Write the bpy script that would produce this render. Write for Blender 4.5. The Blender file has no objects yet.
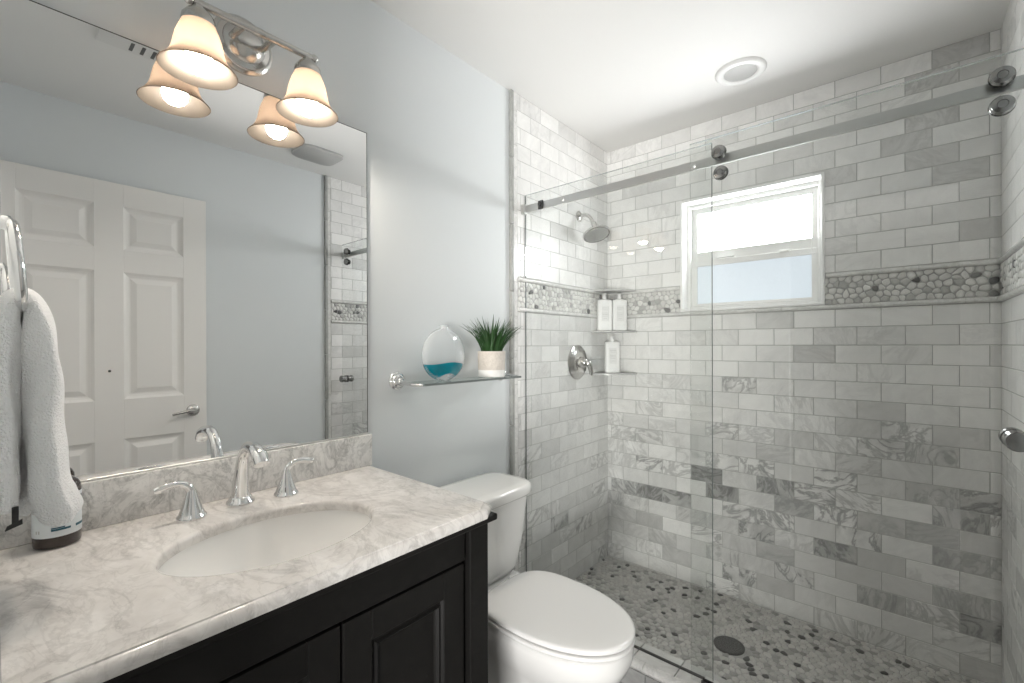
import bpy, bmesh, math, random
import numpy as np
from mathutils import Vector, Matrix

random.seed(11)
PI = math.pi
sc = bpy.context.scene
COL = sc.collection

# ------------------------------------------------------------------ camera
cam_data = bpy.data.cameras.new('camera')
cam_data.sensor_width = 36.0
cam_data.lens = 449.0809 / 1024.0 * 36.0
cam_data.shift_y = 4.1934 / 1024.0
cam_data.clip_start = 0.02
cam = bpy.data.objects.new('camera', cam_data)
COL.objects.link(cam)
CR = Vector((0.75738679, 0.65295962, -0.00299575))
CU = Vector((0.00109822, 0.00331407, 0.99999391))
CF = Vector((-0.65296557, 0.75738547, -0.00179294))
M = Matrix((CR, CU, -CF)).transposed().to_4x4()
M.translation = Vector((1.34300281, -2.42973618, 1.28142368))
cam.matrix_world = M
sc.camera = cam

# ------------------------------------------------------------------ world, light, exposure
world = bpy.data.worlds.new('daylight')
sc.world = world
world.use_nodes = True
wn = world.node_tree.nodes
wn['Background'].inputs[0].default_value = (0.86, 0.93, 1.0, 1)
wn['Background'].inputs[1].default_value = 1.0
BULB_POWER = 270.0      # emission strength of the two lamp bulbs
PANE_UPPER = 32.0       # daylight coming through the frosted panes
PANE_LOWER = 0.74
HALL_POWER = 96.0      # strength of the fill light added behind the open door
sc.view_settings.view_transform = 'Standard'
sc.view_settings.look = 'None'
sc.view_settings.exposure = 0.0
sc.view_settings.gamma = 1.0
sc.view_settings.use_curve_mapping = False
sc.cycles.max_bounces = 14
sc.cycles.transparent_max_bounces = 24
sc.cycles.glossy_bounces = 6
sc.cycles.diffuse_bounces = 6
sc.cycles.sample_clamp_indirect = 6.0
sc.cycles.use_denoising = True

# added fill light in the hall, aimed up through the open door
hl = bpy.data.lights.new('hall_fill', 'AREA')
hl.shape = 'RECTANGLE'; hl.size = 1.25; hl.size_y = 0.9; hl.energy = HALL_POWER; hl.color = (1.0, 0.985, 0.96); hl.spread = math.radians(118)
hlo = bpy.data.objects.new('hall_fill', hl)
HALL_AT, HALL_TO = Vector((2.55, -5.0, 0.70)), Vector((0.65, -0.9, 1.75))
hlo.location = HALL_AT
hlo.rotation_euler = (HALL_TO - HALL_AT).to_track_quat('-Z', 'Y').to_euler()
COL.objects.link(hlo)

# ------------------------------------------------------------------ measures
W = 1.628            # right tile face
H = 2.44
TILE_Y = -0.845      # where the wall tile begins
FRONT = -2.445       # face of the wall with the entry door

# ------------------------------------------------------------------ materials
MATS = {}
def new_mat(name):
    m = bpy.data.materials.new(name); m.use_nodes = True
    MATS[name] = m
    nt = m.node_tree
    return m, nt, nt.nodes['Principled BSDF']

def simple(name, col, rough=0.5, metal=0.0, bump=0.0, bscale=200.0, var=0.0, vscale=6.0, spec=0.5, coat=0.0, sheen=0.0):
    m, nt, b = new_mat(name)
    b.inputs['Base Color'].default_value = (*col, 1)
    b.inputs['Roughness'].default_value = rough
    b.inputs['Metallic'].default_value = metal
    b.inputs['Specular IOR Level'].default_value = spec
    b.inputs['Coat Weight'].default_value = coat
    b.inputs['Sheen Weight'].default_value = sheen
    tc = nt.nodes.new('ShaderNodeTexCoord')
    if var:
        n = nt.nodes.new('ShaderNodeTexNoise'); n.inputs['Scale'].default_value = vscale; n.inputs['Detail'].default_value = 5
        nt.links.new(tc.outputs['Object'], n.inputs['Vector'])
        mx = nt.nodes.new('ShaderNodeMix'); mx.data_type = 'RGBA'
        mx.inputs[6].default_value = (*[c * (1 - var) for c in col], 1)
        mx.inputs[7].default_value = (*[min(1, c * (1 + var)) for c in col], 1)
        nt.links.new(n.outputs['Fac'], mx.inputs[0]); nt.links.new(mx.outputs[2], b.inputs['Base Color'])
    if bump:
        n = nt.nodes.new('ShaderNodeTexNoise'); n.inputs['Scale'].default_value = bscale; n.inputs['Detail'].default_value = 3
        nt.links.new(tc.outputs['Object'], n.inputs['Vector'])
        bp = nt.nodes.new('ShaderNodeBump'); bp.inputs['Strength'].default_value = bump; bp.inputs['Distance'].default_value = 0.002
        nt.links.new(n.outputs['Fac'], bp.inputs['Height']); nt.links.new(bp.outputs['Normal'], b.inputs['Normal'])
    return m

def math_node(nt, op, a=None, b=None, clamp=False):
    n = nt.nodes.new('ShaderNodeMath'); n.operation = op; n.use_clamp = clamp
    for i, v in enumerate((a, b)):
        if v is None: continue
        if isinstance(v, (int, float)): n.inputs[i].default_value = v
        else: nt.links.new(v, n.inputs[i])
    return n.outputs[0]

def mix_rgb(nt, fac, a, b):
    n = nt.nodes.new('ShaderNodeMix'); n.data_type = 'RGBA'
    for i, v in ((0, fac), (6, a), (7, b)):
        if isinstance(v, (int, float)): n.inputs[i].default_value = v
        elif isinstance(v, tuple): n.inputs[i].default_value = (*v, 1)
        else: nt.links.new(v, n.inputs[i])
    return n.outputs[2]

def noise(nt, vec, scale, detail=5, distort=0.0, rough=0.55):
    n = nt.nodes.new('ShaderNodeTexNoise')
    n.inputs['Scale'].default_value = scale; n.inputs['Detail'].default_value = detail
    n.inputs['Distortion'].default_value = distort; n.inputs['Roughness'].default_value = rough
    nt.links.new(vec, n.inputs['Vector'])
    return n.outputs['Fac']

def ridge(nt, fac, width):
    d = math_node(nt, 'ABSOLUTE', math_node(nt, 'SUBTRACT', fac, 0.5))
    mr = nt.nodes.new('ShaderNodeMapRange'); mr.interpolation_type = 'SMOOTHSTEP'
    mr.inputs[1].default_value = 0; mr.inputs[2].default_value = width; mr.inputs[3].default_value = 1; mr.inputs[4].default_value = 0
    nt.links.new(d, mr.inputs[0])
    return mr.outputs[0]

def tile_material(name, light, grey, dark, rough=0.28):
    """polished marble whose veining breaks at every tile (per-tile values are in the mesh)"""
    m, nt, b = new_mat(name)
    at = nt.nodes.new('ShaderNodeAttribute'); at.attribute_name = 'tile'
    sp = nt.nodes.new('ShaderNodeSeparateColor'); nt.links.new(at.outputs['Color'], sp.inputs[0])
    tone, vein, rnd = sp.outputs[0], sp.outputs[1], sp.outputs[2]
    tc = nt.nodes.new('ShaderNodeTexCoord')
    off = nt.nodes.new('ShaderNodeVectorMath'); off.operation = 'SCALE'
    off.inputs[0].default_value = (37.0, 19.0, 53.0); nt.links.new(rnd, off.inputs['Scale'])
    ad = nt.nodes.new('ShaderNodeVectorMath'); ad.operation = 'ADD'
    nt.links.new(tc.outputs['Object'], ad.inputs[0]); nt.links.new(off.outputs[0], ad.inputs[1])
    rot = nt.nodes.new('ShaderNodeVectorRotate'); rot.rotation_type = 'AXIS_ANGLE'
    rot.inputs['Axis'].default_value = (0.45, 0.8, 0.4)
    nt.links.new(ad.outputs[0], rot.inputs['Vector'])
    nt.links.new(math_node(nt, 'MULTIPLY', rnd, 6.0), rot.inputs['Angle'])
    st = nt.nodes.new('ShaderNodeVectorMath'); st.operation = 'MULTIPLY'
    st.inputs[1].default_value = (1.0, 1.0, 2.6); nt.links.new(rot.outputs[0], st.inputs[0])
    v = st.outputs[0]
    cloud = noise(nt, v, 7.0, 6, 0.7)
    fine = noise(nt, v, 34.0, 4, 0.4)
    vn = ridge(nt, noise(nt, v, 5.5, 7, 1.6, 0.6), 0.07)
    f1 = math_node(nt, 'MULTIPLY', math_node(nt, 'SUBTRACT', cloud, 0.5), math_node(nt, 'ADD', math_node(nt, 'MULTIPLY', vein, 1.05), 0.40))
    f2 = math_node(nt, 'MULTIPLY', math_node(nt, 'SUBTRACT', fine, 0.5), 0.16)
    f = math_node(nt, 'ADD', math_node(nt, 'ADD', f1, f2), tone, True)
    base = mix_rgb(nt, f, light, grey)
    col = mix_rgb(nt, math_node(nt, 'MULTIPLY', math_node(nt, 'MULTIPLY', vn, vein), 0.6), base, dark)
    nt.links.new(col, b.inputs['Base Color'])
    b.inputs['Roughness'].default_value = rough
    return m

def slab_marble(name, light, grey, dark, scale=1.0, rough=0.12, veinw=0.045, amt=0.55):
    m, nt, b = new_mat(name)
    tc = nt.nodes.new('ShaderNodeTexCoord')
    mp = nt.nodes.new('ShaderNodeMapping'); mp.inputs['Rotation'].default_value = (0.2, 0.3, 0.75); mp.inputs['Scale'].default_value = (1.0, 1.7, 1.2)
    nt.links.new(tc.outputs['Object'], mp.inputs['Vector'])
    v = mp.outputs[0]
    cloud = noise(nt, v, 5.0 * scale, 7, 0.9, 0.62)
    cl2 = noise(nt, v, 15.0 * scale, 6, 0.6, 0.6)
    v1 = ridge(nt, noise(nt, v, 3.2 * scale, 8, 1.4, 0.62), veinw)
    v2 = ridge(nt, noise(nt, v, 7.5 * scale, 6, 1.8, 0.6), veinw * 0.8)
    mr = nt.nodes.new('ShaderNodeMapRange'); mr.inputs[1].default_value = 0.36; mr.inputs[2].default_value = 0.70
    nt.links.new(math_node(nt, 'ADD', math_node(nt, 'MULTIPLY', cloud, 0.65), math_node(nt, 'MULTIPLY', cl2, 0.35)), mr.inputs[0])
    c1 = mix_rgb(nt, mr.outputs[0], light, grey)
    vv = math_node(nt, 'ADD', math_node(nt, 'MULTIPLY', v1, 0.6), math_node(nt, 'MULTIPLY', v2, 0.4))
    c2 = mix_rgb(nt, math_node(nt, 'MULTIPLY', math_node(nt, 'MULTIPLY', vv, cloud), amt * 1.6, True), c1, dark)
    nt.links.new(c2, b.inputs['Base Color'])
    b.inputs['Roughness'].default_value = rough
    return m

def pebble_material(name, light, grey, dark, rough=0.35):
    m, nt, b = new_mat(name)
    at = nt.nodes.new('ShaderNodeAttribute'); at.attribute_name = 'tile'
    sp = nt.nodes.new('ShaderNodeSeparateColor'); nt.links.new(at.outputs['Color'], sp.inputs[0])
    tc = nt.nodes.new('ShaderNodeTexCoord')
    cl = noise(nt, tc.outputs['Object'], 60.0, 4, 0.5)
    f = math_node(nt, 'ADD', sp.outputs[0], math_node(nt, 'MULTIPLY', math_node(nt, 'SUBTRACT', cl, 0.5), 0.5), True)
    c = mix_rgb(nt, f, light, grey)
    c = mix_rgb(nt, sp.outputs[1], c, dark)
    nt.links.new(c, b.inputs['Base Color']); b.inputs['Roughness'].default_value = rough
    return m

def thin_glass(name, tint=(0.97, 0.985, 0.98), ior=1.45, rough=0.0, haze=0.0, haze_col=(1, 1, 1)):
    m, nt, b = new_mat(name)
    nt.nodes.remove(b)
    out = nt.nodes['Material Output']
    tr = nt.nodes.new('ShaderNodeBsdfTransparent'); tr.inputs[0].default_value = (*tint, 1)
    gl = nt.nodes.new('ShaderNodeBsdfGlossy'); gl.inputs['Roughness'].default_value = rough
    fr = nt.nodes.new('ShaderNodeFresnel')
    ge = nt.nodes.new('ShaderNodeNewGeometry')      # same reflectance on the way in and out of the pane
    mr = nt.nodes.new('ShaderNodeMapRange'); mr.inputs[3].default_value = ior; mr.inputs[4].default_value = 1 / ior
    nt.links.new(ge.outputs['Backfacing'], mr.inputs[0]); nt.links.new(mr.outputs[0], fr.inputs['IOR'])
    mx = nt.nodes.new('ShaderNodeMixShader')
    nt.links.new(fr.outputs[0], mx.inputs[0]); nt.links.new(gl.outputs[0], mx.inputs[2])
    if haze:
        df = nt.nodes.new('ShaderNodeBsdfDiffuse'); df.inputs[0].default_value = (*haze_col, 1)
        m2 = nt.nodes.new('ShaderNodeMixShader'); m2.inputs[0].default_value = haze
        nt.links.new(tr.outputs[0], m2.inputs[1]); nt.links.new(df.outputs[0], m2.inputs[2])
        nt.links.new(m2.outputs[0], mx.inputs[1])
    else:
        nt.links.new(tr.outputs[0], mx.inputs[1])
    nt.links.new(mx.outputs[0], out.inputs[0])
    return m

def glow(name, col, strength, rough=0.3, noisy=0.0, scale=60):
    m, nt, b = new_mat(name)
    b.inputs['Base Color'].default_value = (*[c * .3 for c in col], 1); b.inputs['Roughness'].default_value = rough
    b.inputs['Emission Color'].default_value = (*col, 1); b.inputs['Emission Strength'].default_value = strength
    if noisy:
        tc = nt.nodes.new('ShaderNodeTexCoord')
        n = noise(nt, tc.outputs['Object'], scale, 4, 0.6)
        nt.links.new(mix_rgb(nt, n, tuple(c * (1 - noisy) for c in col), tuple(min(1, c * (1 + noisy)) for c in col)), b.inputs['Emission Color'])
    return m

paint = simple('blue_grey_paint', (0.685, 0.712, 0.722), 0.55, bump=0.12, bscale=260)
ceil_paint = simple('white_ceiling_paint', (0.79, 0.785, 0.77), 0.7, bump=0.15, bscale=220)
hall_paint = simple('hall_paint', (0.2, 0.195, 0.19), 0.7, bump=0.1)
wall_tile = tile_material('marble_tile', (0.84, 0.835, 0.82), (0.30, 0.30, 0.293), (0.10, 0.10, 0.10))
grout = simple('grout', (0.45, 0.45, 0.435), 0.85, bump=0.2, bscale=400)
pebble_grout = simple('pebble_grout', (0.40, 0.395, 0.38), 0.85, bump=0.2, bscale=400)
border_pebble = pebble_material('border_pebble', (0.74, 0.735, 0.71), (0.50, 0.495, 0.48), (0.07, 0.07, 0.07))
floor_pebble = pebble_material('floor_pebble', (0.57, 0.56, 0.54), (0.36, 0.355, 0.34), (0.025, 0.025, 0.025))
pencil = slab_marble('pencil_marble', (0.78, 0.775, 0.76), (0.62, 0.615, 0.60), (0.4, 0.4, 0.39), 3.0, 0.2)
edge_marble = slab_marble('edge_marble', (0.40, 0.405, 0.385), (0.32, 0.325, 0.31), (0.24, 0.24, 0.24), 3.0, 0.4)
curb_marble = slab_marble('curb_marble', (0.60, 0.595, 0.58), (0.46, 0.455, 0.445), (0.3, 0.3, 0.3), 3.0, 0.3)
counter_marble = slab_marble('counter_marble', (0.80, 0.775, 0.75), (0.58, 0.55, 0.525), (0.27, 0.25, 0.24), 1.15, 0.13, 0.05, 0.5)
splash_marble = slab_marble('splash_marble', (0.86, 0.845, 0.825), (0.64, 0.63, 0.61), (0.25, 0.245, 0.24), 2.2, 0.2, 0.06, 0.7)
floor_tile = slab_marble('floor_tile', (0.30, 0.295, 0.285), (0.24, 0.235, 0.23), (0.18, 0.18, 0.175), 2.0, 0.4)
black_wood = simple('black_wood', (0.009, 0.0085, 0.008), 0.45, bump=0.12, bscale=90, var=0.3, vscale=30, spec=0.22)
worn_wood = simple('worn_edge', (0.10, 0.088, 0.075), 0.6, var=0.5, vscale=80)
chrome = simple('chrome', (0.82, 0.82, 0.82), 0.07, 1.0)
nickel = simple('brushed_nickel', (0.60, 0.59, 0.57), 0.22, 1.0)
steel = simple('brushed_steel', (0.64, 0.64, 0.63), 0.34, 1.0, bump=0.05, bscale=500)
dark_metal = simple('dark_metal', (0.12, 0.12, 0.12), 0.25, 1.0)
porcelain = simple('porcelain', (0.80, 0.795, 0.78), 0.08, 0.0, spec=0.5, coat=0.3)
sink_china = simple('sink_china', (0.86, 0.85, 0.83), 0.08, spec=0.5)
plastic_seat = simple('white_seat', (0.80, 0.795, 0.785), 0.16)
rubber = simple('black_rubber', (0.02, 0.02, 0.02), 0.6)
white_plastic = simple('white_plastic', (0.82, 0.82, 0.81), 0.3)
vinyl = simple('white_vinyl', (0.80, 0.80, 0.785), 0.35)
trim_white = simple('white_casing', (0.88, 0.88, 0.87), 0.4)
door_white = simple('white_door_paint', (0.84, 0.825, 0.80), 0.4)
terry = simple('white_terry', (0.91, 0.915, 0.92), 0.95, bump=0.9, bscale=330, sheen=0.3)
terry.node_tree.nodes['Bump'].inputs['Distance'].default_value = 0.006
mirror_m = simple('mirror_silver', (0.90, 0.905, 0.905), 0.0, 1.0)
mirror_edge = simple('mirror_edge', (0.07, 0.08, 0.075), 0.3)
amber = simple('dark_amber', (0.028, 0.016, 0.012), 0.08, coat=0.4)
label_white = simple('label_white', (0.74, 0.78, 0.80), 0.45)
ink = simple('label_ink', (0.05, 0.07, 0.08), 0.5)
teal_ink = simple('label_teal', (0.02, 0.11, 0.16), 0.5)
grey_ink = simple('grey_ink', (0.50, 0.50, 0.49), 0.5)
shower_glass = thin_glass('shower_glass', (0.965, 0.972, 0.968), 1.5)
glass_edge = simple('glass_edge', (0.17, 0.19, 0.185), 0.15)
edge_highlight = simple('glass_edge_highlight', (0.80, 0.84, 0.83), 0.12, 0.6)  # bright reflection of the lit ceiling put into the edge colour
roller_steel = simple('roller_steel', (0.33, 0.33, 0.325), 0.2, 1.0)
shelf_glass = thin_glass('shelf_glass', (0.86, 0.91, 0.90), 1.5)
flask_glass = thin_glass('flask_glass', (0.93, 0.95, 0.96), 1.45, 0.02, 0.26, (0.95, 0.95, 0.95))  # white diffuse share paints reflections onto the clear flask
teal = simple('teal_fill', (0.0, 0.17, 0.225), 0.10, var=0.45, vscale=18, coat=0.5)
pot_stone = slab_marble('pot_stone', (0.68, 0.63, 0.57), (0.56, 0.51, 0.46), (0.42, 0.38, 0.34), 6.0, 0.6)
pot_white = simple('pot_white', (0.80, 0.79, 0.77), 0.5)
soil = simple('soil', (0.02, 0.015, 0.01), 0.9)
leaf = simple('grass_leaf', (0.026, 0.078, 0.020), 0.45, var=0.6, vscale=25)
shelf_stone = slab_marble('shelf_stone', (0.55, 0.55, 0.54), (0.42, 0.42, 0.41), (0.3, 0.3, 0.3), 4.0, 0.25)
grille_grey = simple('grille_grey', (0.45, 0.45, 0.44), 0.6)
lens_grey = simple('lens_grey', (0.42, 0.42, 0.41), 0.45, bump=0.3, bscale=300)
slot_dark = simple('slot_dark', (0.12, 0.12, 0.12), 0.8)
bulb_m = glow('bulb_glow', (1.0, 0.90, 0.78), BULB_POWER)
pane_up = glow('pane_upper', (0.97, 0.985, 1.0), PANE_UPPER, noisy=0.02)
pane_low = glow('pane_lower', (0.80, 0.88, 0.95), PANE_LOWER, noisy=0.05, scale=90)

# frosted lamp shade: lets the bulb's light through
def shade_material():
    m, nt, b = new_mat('frosted_shade'); nt.nodes.remove(b)
    out = nt.nodes['Material Output']
    tl = nt.nodes.new('ShaderNodeBsdfTranslucent'); tl.inputs[0].default_value = (0.25, 0.216, 0.187, 1)
    df = nt.nodes.new('ShaderNodeBsdfDiffuse'); df.inputs[0].default_value = (0.072, 0.063, 0.053, 1)
    gl = nt.nodes.new('ShaderNodeBsdfGlossy'); gl.inputs['Roughness'].default_value = 0.3
    m1 = nt.nodes.new('ShaderNodeMixShader'); m1.inputs[0].default_value = 0.35
    nt.links.new(tl.outputs[0], m1.inputs[1]); nt.links.new(df.outputs[0], m1.inputs[2])
    m2 = nt.nodes.new('ShaderNodeMixShader'); m2.inputs[0].default_value = 0.04
    nt.links.new(m1.outputs[0], m2.inputs[1]); nt.links.new(gl.outputs[0], m2.inputs[2])
    nt.links.new(m2.outputs[0], out.inputs[0])
    return m
shade_m = shade_material()

# ------------------------------------------------------------------ mesh building
class MB:
    """collects shapes in world coordinates; build() links them as ONE mesh object"""
    def __init__(self):
        self.v = []; self.f = []; self.val = []; self.mi = []
    def add(self, verts, faces, val=(0, 0, 0), mi=0):
        o = len(self.v)
        self.v.extend([tuple(p) for p in verts])
        for f in faces:
            self.f.append([i + o for i in f]); self.val.append(val); self.mi.append(mi)
    def box(self, lo, hi, bevel=0.0, seg=2, val=(0, 0, 0), mi=0, mat=None):
        bm = bmesh.new(); bmesh.ops.create_cube(bm, size=1.0)
        for v in bm.verts:
            v.co = Vector([lo[i] + (v.co[i] + 0.5) * (hi[i] - lo[i]) for i in range(3)])
        if bevel > 0:
            bmesh.ops.bevel(bm, geom=list(bm.edges), offset=bevel, segments=seg, profile=0.5, affect='EDGES')
        if mat is not None: bmesh.ops.transform(bm, matrix=mat, verts=bm.verts)
        self.from_bm(bm, val, mi)
    def from_bm(self, bm, val=(0, 0, 0), mi=0):
        bm.verts.index_update()
        self.add([v.co[:] for v in bm.verts], [[v.index for v in f.verts] for f in bm.faces], val, mi)
        bm.free()
    def rings(self, rings, cap0=True, cap1=True, closed=True, val=(0, 0, 0), mi=0):
        n = len(rings[0]); verts = [p for r in rings for p in r]; faces = []
        for i in range(len(rings) - 1):
            for j in range(n if closed else n - 1):
                k = (j + 1) % n
                faces.append([i * n + j, i * n + k, (i + 1) * n + k, (i + 1) * n + j])
        if cap0: faces.append(list(range(n))[::-1])
        if cap1: faces.append([(len(rings) - 1) * n + j for j in range(n)])
        self.add(verts, faces, val, mi)
    def lathe(self, prof, origin=(0, 0, 0), axis=(0, 0, 1), n=40, cap0=True, cap1=True, mi=0, val=(0, 0, 0)):
        ax = Vector(axis).normalized()
        q = Vector((0, 0, 1)).rotation_difference(ax).to_matrix()
        o = Vector(origin); rs = []
        for r, z in prof:
            rs.append([o + q @ Vector((r * math.cos(2 * PI * j / n), r * math.sin(2 * PI * j / n), z)) for j in range(n)])
        self.rings(rs, cap0, cap1, mi=mi, val=val)
    def tube(self, pts, rad, n=16, sub=6, cap=True, closed=False, mi=0, flat=None):
        P = [Vector(p) for p in pts]
        R = rad if isinstance(rad, (list, tuple)) else [rad] * len(P)
        if sub > 1:
            Q = []; S = []
            m = len(P); cnt = m if closed else m - 1
            for i in range(cnt):
                g = (lambda k: P[k % m]) if closed else (lambda k: P[max(0, min(m - 1, k))])
                a, b, c, d = g(i - 1), g(i), g(i + 1), g(i + 2)
                for s in range(sub):
                    t = s / sub
                    Q.append(0.5 * ((2 * b) + (c - a) * t + (2 * a - 5 * b + 4 * c - d) * t * t + (3 * b - a - 3 * c + d) * t ** 3))
                    S.append(R[i] + (R[(i + 1) % m] - R[i]) * t)
            if not closed: Q.append(P[-1]); S.append(R[-1])
            P, R = Q, S
        m = len(P); rings = []; up = None
        for i in range(m):
            if closed: t = (P[(i + 1) % m] - P[i - 1]).normalized()
            else: t = (P[min(m - 1, i + 1)] - P[max(0, i - 1)]).normalized()
            if up is None:
                up = Vector((0, 0, 1)) if abs(t.z) < 0.9 else Vector((1, 0, 0))
            a = t.cross(up).normalized(); up = a.cross(t).normalized()
            fl = flat if flat else 1.0
            rings.append([P[i] + a * (R[i] * math.cos(2 * PI * j / n)) + up * (R[i] * fl * math.sin(2 * PI * j / n)) for j in range(n)])
        if closed:
            rings.append(rings[0]); self.rings(rings, False, False, mi=mi)
        else: self.rings(rings, cap, cap, mi=mi)
    def prism(self, poly, lo, hi, axis=2, mi=0):
        def mk(p, h):
            q = [0, 0, 0]; o = [i for i in range(3) if i != axis]
            q[o[0]], q[o[1]], q[axis] = p[0], p[1], h
            return q
        self.rings([[mk(p, lo) for p in poly], [mk(p, hi) for p in poly]], mi=mi)
    def build(self, name, mats, parent=None, smooth=None, at=None, recalc=True):
        """smooth: None = flat, else auto-smooth angle in degrees"""
        if not isinstance(mats, (list, tuple)): mats = [mats]
        base = Vector((0, 0, 0))
        if parent is not None:
            p = parent
            while p is not None: base += p.location; p = p.parent
        loc = Vector(at) - base if at is not None else Vector((0, 0, 0))
        org = base + loc
        me = bpy.data.meshes.new(name)
        me.from_pydata([(x - org.x, y - org.y, z - org.z) for x, y, z in self.v], [], self.f)
        for m in mats: me.materials.append(m)
        me.polygons.foreach_set('material_index', self.mi)
        if recalc:
            bm = bmesh.new(); bm.from_mesh(me); bmesh.ops.recalc_face_normals(bm, faces=bm.faces); bm.to_mesh(me); bm.free()
        if any(v != (0, 0, 0) for v in self.val):
            ca = me.color_attributes.new('tile', 'FLOAT_COLOR', 'CORNER')
            buf = np.ones((len(me.loops), 4), dtype=np.float32); i = 0
            for f, v in zip(self.f, self.val):
                buf[i:i + len(f), :3] = v; i += len(f)
            ca.data.foreach_set('color', buf.ravel())
        if smooth is not None:
            me.polygons.foreach_set('use_smooth', [True] * len(me.polygons))
            me.set_sharp_from_angle(angle=math.radians(smooth))
        o = bpy.data.objects.new(name, me); COL.objects.link(o)
        o.location = loc
        if parent is not None: o.parent = parent
        return o

def tag(o, label, cat, group=None):
    o['label'] = label; o['category'] = cat
    if group: o['group'] = group
    return o
def thing(name, loc, label, cat, group=None):
    o = bpy.data.objects.new(name, None); o.empty_display_size = 0.05
    COL.objects.link(o); o.location = loc
    return tag(o, label, cat, group)
def structure(o, label, cat):
    tag(o, label, cat); o['kind'] = 'structure'
    return o
def superring(z, xc, yc, af, ab, b, n=2.0, N=56):
    r = []
    for j in range(N):
        t = 2 * PI * j / N; c, s = math.cos(t), math.sin(t)
        x = math.copysign(abs(c) ** (2 / n), c); y = math.copysign(abs(s) ** (2 / n), s)
        r.append((xc + (af if x > 0 else ab) * x, yc + b * y, z))
    return r

# ------------------------------------------------------------------ the room shell
WB = 0.012   # tile backing sits this far behind the tile faces
b = MB(); b.box((-0.12, -2.60, 0), (0, 0.12, H)); 
wall_left = structure(b.build('wall_left', paint), 'pale blue-grey painted wall behind the vanity mirror and toilet', 'wall')
b = MB(); b.box((W + 0.012, -2.60, 0), (W + 0.14, 0.12, H))
wall_right = structure(b.build('wall_right', paint), 'blue-grey painted wall behind the open white door', 'wall')
OX0, OX1, OZ0, OZ1 = 0.462, 1.086, 1.456, 2.040     # window opening
b = MB()
BK = 0.0015
b.box((0.0, BK, 0), (OX0, 0.12, H)); b.box((OX1, BK, 0), (W + 0.012, 0.12, H))
b.box((OX0, BK, 0), (OX1, 0.12, OZ0)); b.box((OX0, BK, OZ1), (OX1, 0.12, H))
wall_back = structure(b.build('wall_back', grout), 'shower back wall of grey and white marble subway tile around the window', 'wall')
b = MB()
b.box((-0.12, FRONT - 0.045, 0), (0.83, FRONT, H)); b.box((0.83, FRONT - 0.045, 2.09), (1.60, FRONT, H)); b.box((1.60, FRONT - 0.045, 0), (W + 0.14, FRONT, H))
wall_front = structure(b.build('wall_front', paint), 'blue-grey wall with the entry opening and towel ring', 'wall')
b = MB(); b.box((-0.5, -5.8, H), (3.7, 0.12, H + 0.1))
ceiling = structure(b.build('ceiling', ceil_paint), 'smooth white painted bathroom ceiling', 'ceiling')
b = MB()
ftx = 0.305
y = -5.7
while y < -0.87:
    x = -0.02
    while x < 3.6:
        y1 = min(y + ftx, -0.868)
        b.box((x + .002, y + .002, -0.01), (x + ftx - .002, y1 - .002, 0.0), 0.0012, 1)
        x += ftx
    y += ftx
floor = structure(b.build('floor', floor_tile), 'grey stone tile floor of the bathroom', 'floor')
b = MB(); b.box((-0.5, -5.8, -0.06), (3.7, 0.12, -0.004))
b.build('floor_grout', grout, floor)
b = MB(); b.box((-0.5, -5.8, 0), (-0.4, FRONT - .12, H)); b.box((3.6, -5.8, 0), (3.7, FRONT - .12, H)); b.box((-0.5, -5.8, 0), (3.7, -5.7, H)); b.box((-.5, FRONT - .045, 0), (-.12, FRONT, H)); b.box((W + .14, FRONT - .045, 0), (3.7, FRONT, H))
structure(b.build('wall_hall', hall_paint), 'beige hall walls beyond the entry door', 'wall')

# ---- tiled faces: (u, v, n) -> world
FACES = {
    'left': lambda u, v, n: (0.0 + n, u, v),
    'back': lambda u, v, n: (u, WB - n, v),
    'right': lambda u, v, n: (W + 0.012 - n, u, v),
}
TH = 0.012
LOW_TOP, PITCH_L = 1.434, 0.0791
UP_BOT, PITCH_U = 1.597, 0.0768
PC = 0.1565
rng = random.Random(5)
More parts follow.
